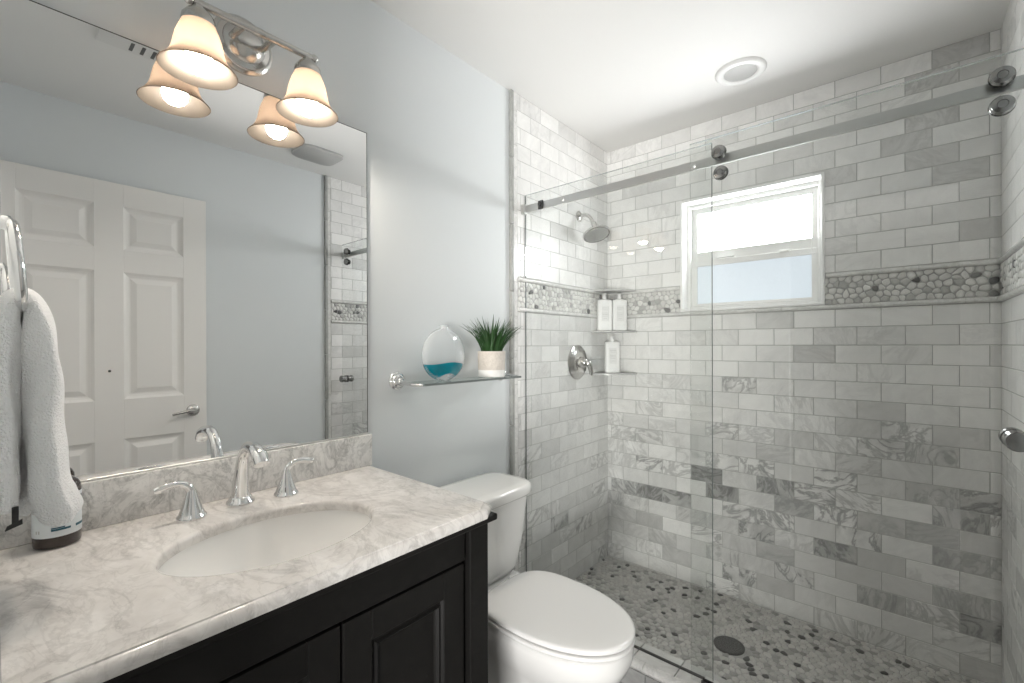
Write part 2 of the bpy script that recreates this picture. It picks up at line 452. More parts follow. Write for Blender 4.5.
# where the photo shows clearly darker or veined stones on the back wall: (u, v, tone, vein)
SPECIAL = []
def back_at(px, py):      # photo measurement -> position on the back wall
    d = CF + CR * ((px - 512) / 449.0809) - CU * ((py - 341.5 - 4.1934) / 449.0809)
    t = (0 - M.translation.y) / d.y
    p = M.translation + d * t
    return p.x, p.z
for px, py, tn, vn in [(767, 485, .75, .9), (725, 495, .7, .95), (705, 475, .95, .9), (745, 465, .25, 1.0), (793, 490, .15, 1.0), (826, 490, .2, 1.0),
                       (841, 479, .15, 1.0), (793, 506, .65, .5), (840, 512, .15, 1.0), (791, 521, .2, 1.0), (756, 533, .45, 1.0), (744, 512, .3, .9),
                       (836, 550, .75, .9), (850, 556, .85, .8), (846, 533, .3, 1.0), (782, 551, .55, .2), (731, 572, .4, 1.0), (794, 575, .4, .9),
                       (957, 496, .6, .5), (985, 506, .55, 1.0), (950, 516, .6, .8), (945, 535, .62, .3), (975, 530, .62, .6), (950, 555, .62, .5),
                       (975, 560, .64, .4), (930, 480, .32, .1), (895, 477, .4, .3), (910, 508, .05, .1), (920, 560, .12, .1), (905, 555, .1, .1),
                       (870, 475, .35, .4), (880, 526, .5, .3), (865, 600, .6, .5), (970, 625, .8, 1.0), (990, 610, .6, .5), (650, 492, .8, .9),
                       (672, 498, .75, 1.0), (690, 502, .7, 1.0), (657, 464, .2, 1.0), (634, 487, .5, .8), (612, 500, .4, .6), (660, 452, .05, .1),
                       (686, 487, .05, .1), (678, 525, .05, .1), (640, 520, .6, .1), (900, 432, .3, .8), (910, 447, .4, .6), (880, 440, .3, .8), (885, 340, .25, .2),
                       (957, 280, .5, .1), (970, 170, .5, .2), (905, 150, .45, .2), (915, 118, .4, .3), (925, 165, .5, .2), (945, 60, .5, .2), (925, 75, .45, .4),
                       (975, 225, .5, .1), (855, 345, .25, .2), (815, 350, .45, .2), (720, 430, .25, .8), (745, 385, .25, .8), (757, 475, .4, .3)]:
    SPECIAL.append((*back_at(px, py), tn, vn))

def tile_values(face, u0, u1, v0, v1):
    um, vm = (u0 + u1) / 2, (v0 + v1) / 2
    if face == 'back':
        for (su, sv, tn, vn) in SPECIAL:
            if u0 <= su <= u1 and v0 <= sv <= v1: return (tn, vn, rng.random())
    low = max(0.0, min(1.0, (1.12 - vm) / 0.5))  # lower tiles: greyer stone, plus dimmer light put into their tone
    r = rng.random()
    if face == 'left': tone = rng.choice([.12, .16, .2, .24, .3]) + (0.16 if r < .14 else 0) + .08 * low  # left tiles toned darker in colour to offset strong window light
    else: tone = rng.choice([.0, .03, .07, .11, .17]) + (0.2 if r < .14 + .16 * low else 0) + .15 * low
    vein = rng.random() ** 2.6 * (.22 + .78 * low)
    return (tone, vein, rng.random())

def subtract(rects, hole):
    out = []
    for (a, b_, c, d) in rects:
        h0, h1, k0, k1 = hole
        if b_ <= h0 or a >= h1 or d <= k0 or c >= k1: out.append((a, b_, c, d)); continue
        if a < h0: out.append((a, h0, c, d))
        if b_ > h1: out.append((h1, b_, c, d))
        m0, m1 = max(a, h0), min(b_, h1)
        if c < k0: out.append((m0, m1, c, k0))
        if d > k1: out.append((m0, m1, k1, d))
    return [r for r in out if r[1] - r[0] > .008 and r[3] - r[2] > .008]

def tile_wall(face, parent, u0, u1, offA, offB, holes=()):
    fn = FACES[face]; mb = MB(); g = 0.0015; e = 0.0012
    def rows():
        k = 0
        while True:
            top = LOW_TOP - k * PITCH_L
            if top < 0.0: break
            yield k, max(0.0, top - PITCH_L), top
            k += 1
        for k in range(11):
            yield k, UP_BOT + k * PITCH_U, min(H, UP_BOT + (k + 1) * PITCH_U)
    for k, v0, v1 in rows():
        off = offA if k % 2 == 0 else offB
        i0 = math.floor((u0 - off) / PC) - 1
        u = off + i0 * PC
        while u < u1:
            a, b_ = max(u, u0), min(u + PC, u1)
            if b_ - a > 0.008:
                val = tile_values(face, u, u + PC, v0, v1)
                rects = [(a, b_, v0, v1)]
                for h in holes: rects = subtract(rects, h)
                for (p, q, r, s) in rects:
                    p += g; q -= g; r += g; s -= g
                    vs = [fn(*c) for c in [(p, r, .002), (q, r, .002), (q, s, .002), (p, s, .002),
                                           (p, r, TH - e), (q, r, TH - e), (q, s, TH - e), (p, s, TH - e),
                                           (p + e, r + e, TH), (q - e, r + e, TH), (q - e, s - e, TH), (p + e, s - e, TH)]]
                    fs = [[8, 9, 10, 11]]
                    for A in (0, 4):
                        for j in range(4): fs.append([A + j, A + (j + 1) % 4, A + 4 + (j + 1) % 4, A + 4 + j])
                    mb.add(vs, fs, val)
            u += PC
    return mb.build('marble_tile', wall_tile, parent)

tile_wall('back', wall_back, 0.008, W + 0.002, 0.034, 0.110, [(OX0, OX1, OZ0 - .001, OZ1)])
def backing(face, u0, u1, parent):
    mb = MB(); fn = FACES[face]
    c = [fn(u0, 0, 0.0), fn(u1, H, 0.0105)]
    mb.box([min(c[0][i], c[1][i]) for i in range(3)], [max(c[0][i], c[1][i]) for i in range(3)])
    return mb.build('grout_bed', grout, parent)
backing('left', TILE_Y - .03, WB, wall_left)
backing('right', -0.925, WB, wall_right)
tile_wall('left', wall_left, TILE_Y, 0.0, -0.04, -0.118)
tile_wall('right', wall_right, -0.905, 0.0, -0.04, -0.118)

# pencil mouldings above and below the pebble border, and up the outer tile edges
def pencil_run(face, u0, u1, v, parent, holes=()):
    mb = MB(); fn = FACES[face]; L = 0.305
    u = u0
    while u < u1 - .01:
        a, b_ = u + .0008, min(u + L, u1) - .0008
        prof = [(TH - .004, -.0095), (TH + .006, -.0095), (TH + .011, -.006), (TH + .013, 0), (TH + .011, .006), (TH + .006, .0095), (TH - .004, .0095)]
        mb.rings([[fn(a, v + q, p) for p, q in prof], [fn(b_, v + q, p) for p, q in prof]])
        u += L
    return mb.build('pencil_moulding', pencil, parent, smooth=50)
for face, par, u0, u1 in (('left', wall_left, TILE_Y - .002, 0.0), ('right', wall_right, -0.905, 0.0)):
    pencil_run(face, u0, u1, 1.5845, par); pencil_run(face, u0, u1, 1.4455, par)
pencil_run('back', 0.01, OX0 - .012, 1.5845, wall_back); pencil_run('back', OX1 + .012, W, 1.5845, wall_back)
pencil_run('back', 0.01, W, 1.4455, wall_back)
def edge_trim(face, u, w, parent):
    mb = MB(); fn = FACES[face]
    z = 0.0
    while z < H - .01:
        z1 = min(z + .305, H)
        c0, c1 = fn(u, z + .0008, 0.0), fn(u + w, z1 - .0008, TH + .006)
        mb.box([min(c0[i], c1[i]) for i in range(3)], [max(c0[i], c1[i]) for i in range(3)], .004, 3)
        z = z1
    return mb.build('edge_trim', edge_marble, parent, smooth=50)
edge_trim('left', -0.893, 0.020, wall_left)
edge_trim('right', -0.945, 0.020, wall_right)
mb = MB(); 
z = 0.0
while z < H - .01:
    z1 = min(z + .157, H)
    mb.box((0.0, -0.8722, z + .001), (TH + .001, TILE_Y - .001, z1 - .001), .0012, 1); z = z1
mb.build('border_strip', pencil, wall_left)
mb = MB(); z = 0.0
while z < H - .01:
    z1 = min(z + .157, H)
    mb.box((W - .001, -0.9242, z + .001), (W + .012, -0.906, z1 - .001), .0012, 1); z = z1
mb.build('border_strip', pencil, wall_right)

# pebble mosaics: relaxed Voronoi stones, each a low dome
def cells(w, h, d, seed):
    r = np.random.RandomState(seed)
    nx, ny = max(1, int(round(w / d))), max(2, int(round(h / (d * .9))))
    pts = []
    for j in range(ny):
        for i in range(nx):
            pts.append(((i + .5 + (.25 if j % 2 else -.25) + r.uniform(-.36, .36)) * w / nx, (j + .5 + r.uniform(-.33, .33)) * h / ny))
    pts = np.array(pts); out = []
    for i, p in enumerate(pts):
        dd = ((pts - p) ** 2).sum(1); near = np.argsort(dd)[1:18]
        poly = [(0, 0), (w, 0), (w, h), (0, h)]
        for q in near:
            q = pts[q]; m = (p + q) / 2; n = q - p; new = []
            for a in range(len(poly)):
                A, B = poly[a], poly[(a + 1) % len(poly)]
                da = (A[0] - m[0]) * n[0] + (A[1] - m[1]) * n[1]; db = (B[0] - m[0]) * n[0] + (B[1] - m[1]) * n[1]
                if da <= 0: new.append(A)
                if da * db < 0:
                    t = da / (da - db); new.append((A[0] + (B[0] - A[0]) * t, A[1] + (B[1] - A[1]) * t))
            poly = new
            if len(poly) < 3: break
        if len(poly) >= 3: out.append(poly)
    return out, r
def stone(mb, poly, fn, gap, hgt, base, val):
    c = [sum(p[0] for p in poly) / len(poly), sum(p[1] for p in poly) / len(poly)]
    for _ in range(2):
        q = []
        for a in range(len(poly)):
            A, B = poly[a], poly[(a + 1) % len(poly)]
            q += [(A[0] * .75 + B[0] * .25, A[1] * .75 + B[1] * .25), (A[0] * .25 + B[0] * .75, A[1] * .25 + B[1] * .75)]
        poly = q
    ra = sum(math.hypot(p[0] - c[0], p[1] - c[1]) for p in poly) / len(poly)
    if ra < .004: return
    sh = max(.3, 1 - gap / ra)
    rs = []
    for s, k in ((1.0, 0), (.96, .5), (.8, .85), (.5, 1.0)):
        rs.append([fn(c[0] + (p[0] - c[0]) * sh * s, c[1] + (p[1] - c[1]) * sh * s, base + hgt * k) for p in poly])
    mb.rings(rs, False, True, val=val)
def pebble_val(r, darkp, greyp):
    t = r.rand()
    if t < darkp: return (1.0, r.uniform(.75, 1.0), r.rand())
    if t < darkp + greyp: return (r.uniform(.7, 1.3), r.uniform(0, .25), r.rand())
    return (r.uniform(.0, .55), 0.0, r.rand())
def border(face, u0, u1, parent, seed):
    polys, r = cells(u1 - u0, 0.122, 0.0285, seed); mb = MB(); f0 = FACES[face]
    fn = lambda a, b_, n: f0(u0 + a, 1.454 + b_, n + (.0045 if face == 'back' else .0045))
    for p in polys: stone(mb, p, fn, .0017, .005, .006, pebble_val(r, .045, .20))
    o = mb.build('pebble_border', border_pebble, parent, smooth=60)
    return o
border('left', TILE_Y + .002, -0.002, wall_left, 3)
border('right', -0.903, -0.002, wall_right, 4)
border('back', 0.012, OX0 - .004, wall_back, 5)
border('back', OX1 + .004, W - .002, wall_back, 6)

# ---- shower floor
polys, r = cells(W, 0.742, 0.027, 9)
mb = MB(); mb.box((0, -0.75, -0.004), (W + .01, WB, 0.006), mi=0)
shower_floor = structure(mb.build('floor_shower', pebble_grout), 'grey pebble mosaic shower floor with scattered black stones', 'floor')
DRAIN = (0.797, -0.397)
mb = MB()
for p in polys:
    cx = sum(q[0] for q in p) / len(p); cy = sum(q[1] for q in p) / len(p) - 0.742
    if math.hypot(cx - DRAIN[0], cy - DRAIN[1]) < .068: continue
    stone(mb, p, lambda a, b_, n: (a, b_ - 0.742, n), .0011, .0055, .0045, pebble_val(r, .055, .16))
mb.build('pebbles', floor_pebble, shower_floor, smooth=60)

# ---- curb
mb = MB(); mb.box((0, -0.866, 0), (W + .01, -0.744, 0.088))
curb = structure(mb.build('trim_1', grout), 'marble tiled shower curb under the glass door', 'shower curb')
mb = MB(); rng2 = random.Random(8); x = 0.03
mb2 = MB(); mb3 = MB()
x = -0.05
while x < W:
    x0, x1 = max(0.001, x + .0015), min(W + .01, x + .157 - .0015)
    if x1 - x0 > .01:
        v = (rng2.uniform(.5, .7), rng2.random() * .2, rng2.random())
        mb.box((x0, -0.846, .082), (x1, -0.743, .100), .0015, 1, val=v)
        v = (rng2.uniform(.9, 1.2), rng2.random() * .3, rng2.random())
        mb3.box((x0 + .06, -0.874, .001), (min(W + .01, x1 + .06), -0.862, .072), .0012, 1, val=v)
    x += .157
mb.build('curb_top_tile', wall_tile, curb); mb3.build('curb_face_tile', wall_tile, curb)
x = 0.0
while x < W:
    x1 = min(x + .157, W + .01)
    prof = [(-.848, .100), (-.862, .099), (-.873, .094), (-.879, .086), (-.877, .078), (-.870, .0745), (-.848, .074)]
    mb2.rings([[(x + .001, p, q) for p, q in prof], [(x1 - .001, p, q) for p, q in prof]]); x = x1
mb2.build('curb_bullnose', curb_marble, curb, smooth=50)

# ---- window
wroot = bpy.data.objects.new('window_1', None); COL.objects.link(wroot); wroot.location = (0.77, 0.06, OZ0)
structure(wroot, 'small white framed window with two frosted panes in the shower wall', 'window')
def frame(mb, x0, x1, z0, z1, w, y0, y1, bev=.003, wt=None, wb=None):
    wt = wt or w; wb = wb or w
    mb.box((x0, y0, z0), (x0 + w, y1, z1), bev); mb.box((x1 - w, y0, z0), (x1, y1, z1), bev)
    mb.box((x0 + w - .001, y0, z0), (x1 - w + .001, y1, z0 + wb), bev); mb.box((x0 + w - .001, y0, z1 - wt), (x1 - w + .001, y1, z1), bev)
mb = MB(); frame(mb, OX0 - .010, OX1 + .006, OZ0 - .0005, OZ1 + .007, .0125, -0.0125, 0.11, .003)
mb.build('casing', trim_white, wroot)
mb = MB(); frame(mb, OX0 + .0025, OX1 - .0065, OZ0 + .010, OZ1 - .0055, .020, 0.056, 0.112, .004)
mb.box((OX0 + .004, .066, 1.700), (OX1 - .008, .10, 1.708), .001)
mb.build('outer_frame', vinyl, wroot)
mb = MB(); frame(mb, OX0 + .023, OX1 - .0225, 1.706, OZ1 - .026, .030, 0.078, 0.105, .003, .030, .074)
s = mb.build('upper_sash', vinyl, wroot)
mb = MB(); mb.box((.505, .090, 1.772), (1.044, .094, 1.995)); mb.build('upper_pane', pane_up, s)
mb = MB(); frame(mb, OX0 + .022, OX1 - .022, 1.466, 1.730, .030, 0.068, 0.092, .003, .024, .034)
s = mb.build('lower_sash', vinyl, wroot)
mb = MB(); mb.box((.505, .078, 1.492), (1.044, .082, 1.712)); mb.build('lower_pane', pane_low, s)
mb = MB(); mb.box((.905, .058, 1.724), (.945, .074, 1.735), .003); mb.build('sash_lock', vinyl, s)
mb = MB(); mb.box((.62, .05, 1.733), (.70, .07, 1.738), .002); mb.build('lift_rail', vinyl, s)

# ---- entry door, folded open against the right wall
DX, DY0, DY1 = 1.573, -2.402, -1.652
droot = bpy.data.objects.new('door_1', None); COL.objects.link(droot); droot.location = (DX + .018, DY0, 0.01)
structure(droot, 'white six-panel entry door standing open against the right wall', 'door')
ycols = [(-2.359, -2.110), (-2.000, -1.757)]
zrows = [(0.22, 0.82), (1.020, 1.644), (1.757, 1.968)]
mb = MB()
def leaf_slab(mb):
    # stiles and rails around six recessed raised panels
    zs = [0.012, *[v for rr in zrows for v in rr], 2.079]
    ys = [DY0, *[v for cc in ycols for v in cc], DY1]
    x0, x1 = DX, DX + .036
    mb.box((x0 + .012, DY0, .012), (x1, DY1, 2.079), 0)
    for i in range(5):
        if i % 2 == 0: mb.box((x0, ys[i], .012), (x0 + .013, ys[i + 1], 2.079), .0015, 1)
    for (a, b_) in ycols:
        for k in range(0, 7, 2): mb.box((x0, a - .001, zs[k]), (x0 + .013, b_ + .001, zs[k + 1]), .0015, 1)
        for (c, d) in zrows:
            # sloped moulding and raised field
            def rect(i, x): return [(x, a + i, c + i), (x, b_ - i, c + i), (x, b_ - i, d - i), (x, a + i, d - i)]
            mb.rings([rect(-.001, x0 + .001), rect(.010, x0 + .008), rect(.020, x0 + .0112), rect(.026, x0 + .0112), rect(.050, x0 + .003)], False, True)
leaf_slab(mb)
mb.build('door_leaf', door_white, droot)
mb = MB()
ly, lz = -1.716, 0.932
mb.lathe([(.031, 0), (.031, .004), (.026, .010), (.012, .013), (.011, .045)], (DX, ly, lz), (-1, 0, 0))
mb.tube([(DX - .045, ly, lz), (DX - .047, ly - .02, lz + .003), (DX - .046, ly - .06, lz - .003), (DX - .045, ly - .10, lz - .010)], [.010, .010, .008, .006], 14)
mb.build('door_handle', nickel, droot, smooth=50)
mb = MB(); mb.box((DX + .010, DY1 - .001, .90), (DX + .026, DY1 + .0015, .965)); mb.build('latch_plate', nickel, droot)
for zz in (0.25, 1.05, 1.86):
    mb = MB(); mb.lathe([(.006, 0), (.006, .09)], (DX + .042, DY0 + .004, zz), n=12); mb.build('hinge', nickel, droot, smooth=50)
mb = MB(); mb.lathe([(.006, 0), (.006, .004), (.003, .006)], (DX, -2.055, 1.16), (-1, 0, 0), 12); mb.build('robe_peg', dark_metal, droot, smooth=50)

# ---- baseboards on the painted walls
mb = MB(); mb.box((0, -1.60, 0), (.014, -.895, .10), .004); structure(mb.build('baseboard_left', trim_white), 'white baseboard behind the toilet', 'baseboard')
mb = MB(); mb.box((W - .002, -2.44, 0), (W + .012, -.95, .10), .004); structure(mb.build('baseboard_right', trim_white), 'white baseboard behind the open door', 'baseboard')

# ------------------------------------------------------------------ vanity
VY0, VY1 = -2.425, -1.615
CF_X = 0.560
vanity = thing('vanity_cabinet', (0.28, -2.02, 0), 'black painted wooden vanity cabinet with panelled doors under the marble top', 'vanity cabinet')
mb = MB()
mb.box((0.004, VY1 - .018, .09), (CF_X - .02, VY1, .845), .002)
mb.box((0.004, VY0, .09), (CF_X - .02, VY0 + .018, .845), .002)
mb.box((0.004, VY0 + .018, .09), (CF_X - .03, VY1 - .018, .11))
mb.box((0.004, VY0 + .018, .11), (.016, VY1 - .018, .845))
mb.build('carcass', black_wood, vanity)
for (a, b_) in ((VY1 - .062, VY1), (VY0, VY0 + .062)):
    mb = MB(); mb.box((CF_X - .045, a, 0.0), (CF_X, b_, .8445), .003)
    mb.build('corner_post', black_wood, vanity)
mb = MB()
mb.box((CF_X - .04, VY0 + .066, .762), (CF_X - .010, VY1 - .070, .845), .003)
mb.box((CF_X - .04, VY0 + .062, .10), (CF_X - .014, VY1 - .062, .145), .003)
mb.box((CF_X - .06, VY0 + .062, .15), (CF_X - .032, VY1 - .062, .765))
mb.build('front_rail', black_wood, vanity)
mb = MB()
mb.box((CF_X - .03, VY0 - .0, .8445), (CF_X + .022, VY1 + .012, .861), .004)
mb.box((0.004, VY1 - .02, .8445), (CF_X - .03, VY1 + .012, .861), .003)
mb.build('cornice_moulding', black_wood, vanity)
rs = random.Random(4)
mb = MB(); yy = VY0 + .08; pr = []
while yy < VY1 - .08:      # rubbed paint along the rail, one ragged line
    pr.append((yy, rs.choice([.0001, .0001, .0002, .0008, .0014]))); yy += rs.uniform(.006, .03)
mb.rings([[(CF_X - .0105, y_, .8362), (CF_X - .0094, y_, .8362), (CF_X - .0094, y_, .8362 + h_), (CF_X - .0105, y_, .8362 + h_)] for y_, h_ in pr])
mb.build('worn_edge', worn_wood, vanity)
def vanity_door(y0, y1):
    z0, z1, w = .15, .756, .062
    x0, x1 = CF_X - .032, CF_X - .011
    mb = MB()
    mb.box((x0, y0, z0), (x1, y0 + w, z1), .003); mb.box((x0, y1 - w, z0), (x1, y1, z1), .003)
    mb.box((x0, y0 + w - .001, z0), (x1, y1 - w + .001, z0 + w), .003); mb.box((x0, y0 + w - .001, z1 - w), (x1, y1 - w + .001, z1), .003)
    d = mb.build('door', black_wood, vanity)
    mb = MB()
    a, b_, c, e = y0 + w - .002, y1 - w + .002, z0 + w - .002, z1 - w + .002
    def rect(i, x): return [(x, a + i, c + i), (x, b_ - i, c + i), (x, b_ - i, e - i), (x, a + i, e - i)]
    mb.rings([rect(0, x1 - .001), rect(.007, x1 - .009), rect(.011, x1 - .009), rect(.015, x1 - .003), rect(.020, x1 - .010), rect(.024, x1 - .0125)], False, True)
    mb.build('door_panel', black_wood, d)
    mb = MB(); ky = y0 + .03 if y0 > -2.02 else y1 - .03
    mb.lathe([(.006, 0), (.006, .012), (.015, .018), (.016, .024), (.010, .029)], (x1, ky, .50), (1, 0, 0), 20)
    mb.build('door_knob', nickel, d, smooth=50)
vanity_door(-1.9985, VY1 - .073); vanity_door(VY0 + .069, -2.0035)

# countertop with oval cut-out
TOPZ = .885
SC = (.335, -2.03); SA, SB = .150, .205
top = thing('marble_countertop', (.29, -2.02, .861), 'white veined marble vanity top with oval sink cut-out on black cabinet', 'countertop')
def clip_plan(off):
    x1 = .590 - off; y1 = -1.602 - off; y0 = -2.4275 + off * .3; x0 = 0.002
    return [(x0, y0), (x1, y0), (x1, y1 - .045), (x1 - .030, y1), (x0, y1)]
def boundary(off, N):
    poly = clip_plan(off); out = []
    for j in range(N):
        t = 2 * PI * j / N; d = (math.cos(t) * SA, math.sin(t) * SB); best = None
        for a in range(len(poly)):
            A, B = poly[a], poly[(a + 1) % len(poly)]
            ex, ey = B[0] - A[0], B[1] - A[1]
            den = d[0] * ey - d[1] * ex
            if abs(den) < 1e-12: continue
            k = ((A[0] - SC[0]) * ey - (A[1] - SC[1]) * ex) / den
            s = ((A[0] - SC[0]) * d[1] - (A[1] - SC[1]) * d[0]) / den
            if k > 0 and -1e-9 <= s <= 1 + 1e-9 and (best is None or k < best): best = k
        out.append((SC[0] + d[0] * best, SC[1] + d[1] * best))
    # move the nearest ray onto every corner so that corners stay sharp
    for c in poly:
        j = min(range(N), key=lambda i: (out[i][0] - c[0]) ** 2 + (out[i][1] - c[1]) ** 2); out[j] = c
    return out
N = 256
def ell(k, z): return [(SC[0] + (SA + k) * math.cos(2 * PI * j / N), SC[1] + (SB + k) * math.sin(2 * PI * j / N), z) for j in range(N)]
mb = MB()
R = lambda off, z: [(x, y, z) for x, y in boundary(off, N)]
mb.rings([ell(.0, .8612), ell(0, TOPZ - .010), ell(.0012, TOPZ - .005), ell(.0045, TOPZ - .0015), ell(.0095, TOPZ), R(.016, TOPZ), R(.0135, TOPZ - .0008), R(.0125, TOPZ - .003), R(.0095, TOPZ - .0036),
          R(.004, TOPZ - .007), R(.0008, TOPZ - .012), R(0, TOPZ - .018), R(.001, .8612), ell(0, .8612)], False, False)
mb.build('marble_slab', counter_marble, top, smooth=32)
mb = MB(); mb.box((0.002, -2.4275, TOPZ), (.021, -1.606, .988), .0025)
mb.build('backsplash', splash_marble, top, smooth=40)

# undermount basin
basin = thing('sink_basin', (SC[0], SC[1], .72), 'oval white china basin set under the marble top', 'sink')
mb = MB()
prof = [(1.03, .8605), (1.0, .8600), (.985, .848), (.96, .83), (.90, .80), (.80, .772), (.62, .750), (.40, .738), (.14, .732)]
rs_ = [[(SC[0] + (SA + .004) * k * math.cos(2 * PI * j / 72), SC[1] + (SB + .004) * k * math.sin(2 * PI * j / 72), z) for j in range(72)] for k, z in prof]
outer = [[(SC[0] + (SA + .004) * k * math.cos(2 * PI * j / 72), SC[1] + (SB + .004) * k * math.sin(2 * PI * j / 72), z) for j in range(72)]
         for k, z in [(.14, .722), (.45, .727), (.70, .742), (.90, .775), (1.0, .81), (1.05, .85), (1.05, .8605)]]
mb.rings(rs_ + outer + [rs_[0]], False, False)
mb.build('bowl', sink_china, basin, smooth=60)
mb = MB(); mb.lathe([(.030, .0), (.030, .003), (.022, .004), (.020, .001)], (SC[0], SC[1], .7315), n=32); mb.build('sink_drain', chrome, basin, smooth=50)

# widespread faucet
faucet = thing('bathroom_faucet', (.092, -2.022, TOPZ), 'polished chrome widespread faucet with arched spout and two lever handles', 'faucet')
mb = MB()
mb.lathe([(.031, .0004), (.032, .004), (.031, .009), (.026, .013), (.0255, .017), (.022, .021)], (.090, -2.022, TOPZ), n=40)
mb.tube([(.090, -2.022, TOPZ + .018), (.094, -2.022, .935), (.101, -2.022, .980), (.115, -2.022, 1.013), (.146, -2.0225, 1.036), (.184, -2.023, 1.037), (.217, -2.024, 1.027), (.233, -2.0245, 1.008)],
        [.0215, .0180, .0145, .0130, .0135, .0150, .0170, .0165], 24, 8)
mb.build('spout', chrome, faucet, smooth=60)
for yc, s in ((-2.130, -1), (-1.920, 1)):
    mb = MB(); xc = .111
    mb.lathe([(.029, .0004), (.030, .003), (.029, .008), (.025, .012), (.0245, .015), (.0195, .028), (.0135, .048), (.0105, .060), (.0085, .067)], (xc, yc, TOPZ), n=40)
    h = mb.build('handle_base', chrome, faucet, smooth=50)
    mb = MB()
    mb.tube([(xc, yc, TOPZ + .058), (xc, yc + s * .006, TOPZ + .073), (xc + .001, yc + s * .022, TOPZ + .0835), (xc + .002, yc + s * .042, TOPZ + .0845), (xc + .003, yc + s * .060, TOPZ + .0805), (xc + .004, yc + s * .070, TOPZ + .0790)],
            [.0095, .0085, .0070, .0075, .0085, .0055], 18, 7, flat=.72)
    mb.build('lever', chrome, h, smooth=60)

# ------------------------------------------------------------------ mirror
MY1 = -1.613
mb = MB()
mb.box((.0008, -2.4425, .990), (.0062, MY1, 1.986), mi=1)
mirror = thing('wall_mirror', (.003, -2.03, .989), 'large frameless wall mirror above the vanity backsplash', 'mirror')
mb.build('mirror_backing', [mirror_m, mirror_edge], mirror)
mb = MB(); mb.add([(.0064, -2.4425, .991), (.0064, MY1 - .0025, .991), (.0064, MY1 - .0025, 1.9835), (.0064, -2.4425, 1.9835)], [[0, 1, 2, 3]])
mb.build('mirror_glass', mirror_m, mirror)
mb = MB(); mb.box((.0008, -2.4425, .9882), (.009, MY1, .9925), .0008, 1); mb.build('bottom_channel', steel, mirror)

# ------------------------------------------------------------------ vanity light
LX = .110
BARZ = 2.078
light = thing('vanity_light', (0, -1.985, 2.092), 'brushed nickel two-bell vanity light above the mirror, both bulbs lit', 'wall lamp')
mb = MB()
mb.lathe([(.075, 0), (.075, .006), (.066, .011), (.064, .016), (.052, .020), (.050, .026), (.034, .036), (.020, .042), (.004, .044)], (0.0005, -1.985, 2.090), (1, 0, 0), 56)
mb.build('back_plate', nickel, light, smooth=40)
for yy in (-2.018, -1.945):
    mb = MB(); mb.tube([(.020, yy, 2.088), (.06, yy, 2.083), (LX, yy, BARZ)], [.009, .009, .009], 16)
    mb.lathe([(.011, 0), (.011, .008), (.008, .010)], (.020, yy, 2.088), (1, 0, -.06), 20)
    mb.build('arm', nickel, light, smooth=50)
mb = MB()
mb.tube([(LX, -2.122, BARZ), (LX, -1.848, BARZ)], .0092, 18, 1)
mb.lathe([(.0095, -.012), (.0105, -.006), (.0105, .006), (.0095, .012)], (LX, -1.982, BARZ), (0, 1, 0), 20)
for yy, s in ((-2.122, -1), (-1.848, 1)):
    mb.lathe([(.0078, 0), (.011, .003), (.0118, .009), (.009, .016), (.003, .019)], (LX, yy, BARZ), (0, s, 0), 20)
mb.build('bar', nickel, light, smooth=50)
for yy in (-2.112, -1.858):
    mb = MB()
    mb.lathe([(.010, 2.072), (.013, 2.069), (.013, 2.066), (.024, 2.056), (.033, 2.043), (.035, 2.032), (.0345, 2.026), (.031, 2.026)], (LX, yy, 0), n=40)
    mb.build('socket_cup', nickel, light, smooth=50)
    mb = MB()
    op = [(.0330, 2.034), (.0350, 2.024), (.0400, 2.012), (.0455, 1.996), (.0490, 1.980), (.0520, 1.964), (.0570, 1.948), (.0655, 1.934), (.0750, 1.924), (.0785, 1.9205)]
    ip = [(.0770, 1.9190), (.0735, 1.9215), (.0635, 1.9315), (.0550, 1.9455), (.0495, 1.9625), (.0465, 1.979), (.0430, 1.9945), (.0375, 2.010), (.0325, 2.022), (.0305, 2.034)]
    mb.lathe(op + ip + [op[0]], (LX, yy, 0), n=56, cap0=False, cap1=False)
    mb.build('glass_shade', shade_m, light, smooth=60)
    mb = MB()
    mb.lathe([(.003, 1.915), (.012, 1.917), (.021, 1.923), (.0265, 1.932), (.0285, 1.943), (.0265, 1.955), (.020, 1.968), (.0145, 1.982), (.013, 2.012)], (LX, yy, 0), n=32)
    bl = mb.build('bulb', bulb_m, light, smooth=80)

# ------------------------------------------------------------------ ceiling fittings
mb = MB(); c = (.834, -.348)
rec = thing('shower_ceiling_light', (c[0], c[1], H), 'round white recessed ceiling light over the shower, switched off', 'ceiling light')
mb.lathe([(.098, 0), (.098, -.004), (.090, -.011), (.075, -.013), (.066, -.010), (.062, -.004), (.062, 0)], (c[0], c[1], H), n=56, cap0=False, cap1=False); mb.build('trim_ring', white_plastic, rec, smooth=50)
mb = MB(); mb.lathe([(.064, 0), (.064, -.006), (.050, -.009), (.02, -.0105), (.002, -.011)], (c[0], c[1], H), n=48); mb.build('lens', lens_grey, rec, smooth=50)
fan = thing('exhaust_fan_grille', (1.335, -1.135, H), 'plain grey rounded exhaust fan cover on the ceiling, seen in the mirror', 'ceiling vent')
mb = MB(); ring = lambda z, k: [(1.335 + p[0] - 0, -1.135 + p[1], z) for p in [(q[0], q[1]) for q in superring(0, 0, 0, .105 - k, .105 - k, .130 - k, 4.5, 48)]]
mb.rings([ring(H, 0), ring(H - .012, 0), ring(H - .020, .010)]); mb.build('cover', grille_grey, fan, smooth=40)
reg = thing('air_register', (.86, -2.03, H), 'white slotted air supply register on the ceiling, partly seen in mirror', 'ceiling vent')
mb = MB(); frame_pts = [(.765, -2.17), (.955, -1.90)]
mb.box((.765, -2.17, H - .008), (.955, -1.90, H), .003); mb.build('face_plate', simple('register_paint', (.74, .735, .72), .5), reg)
mb = MB()
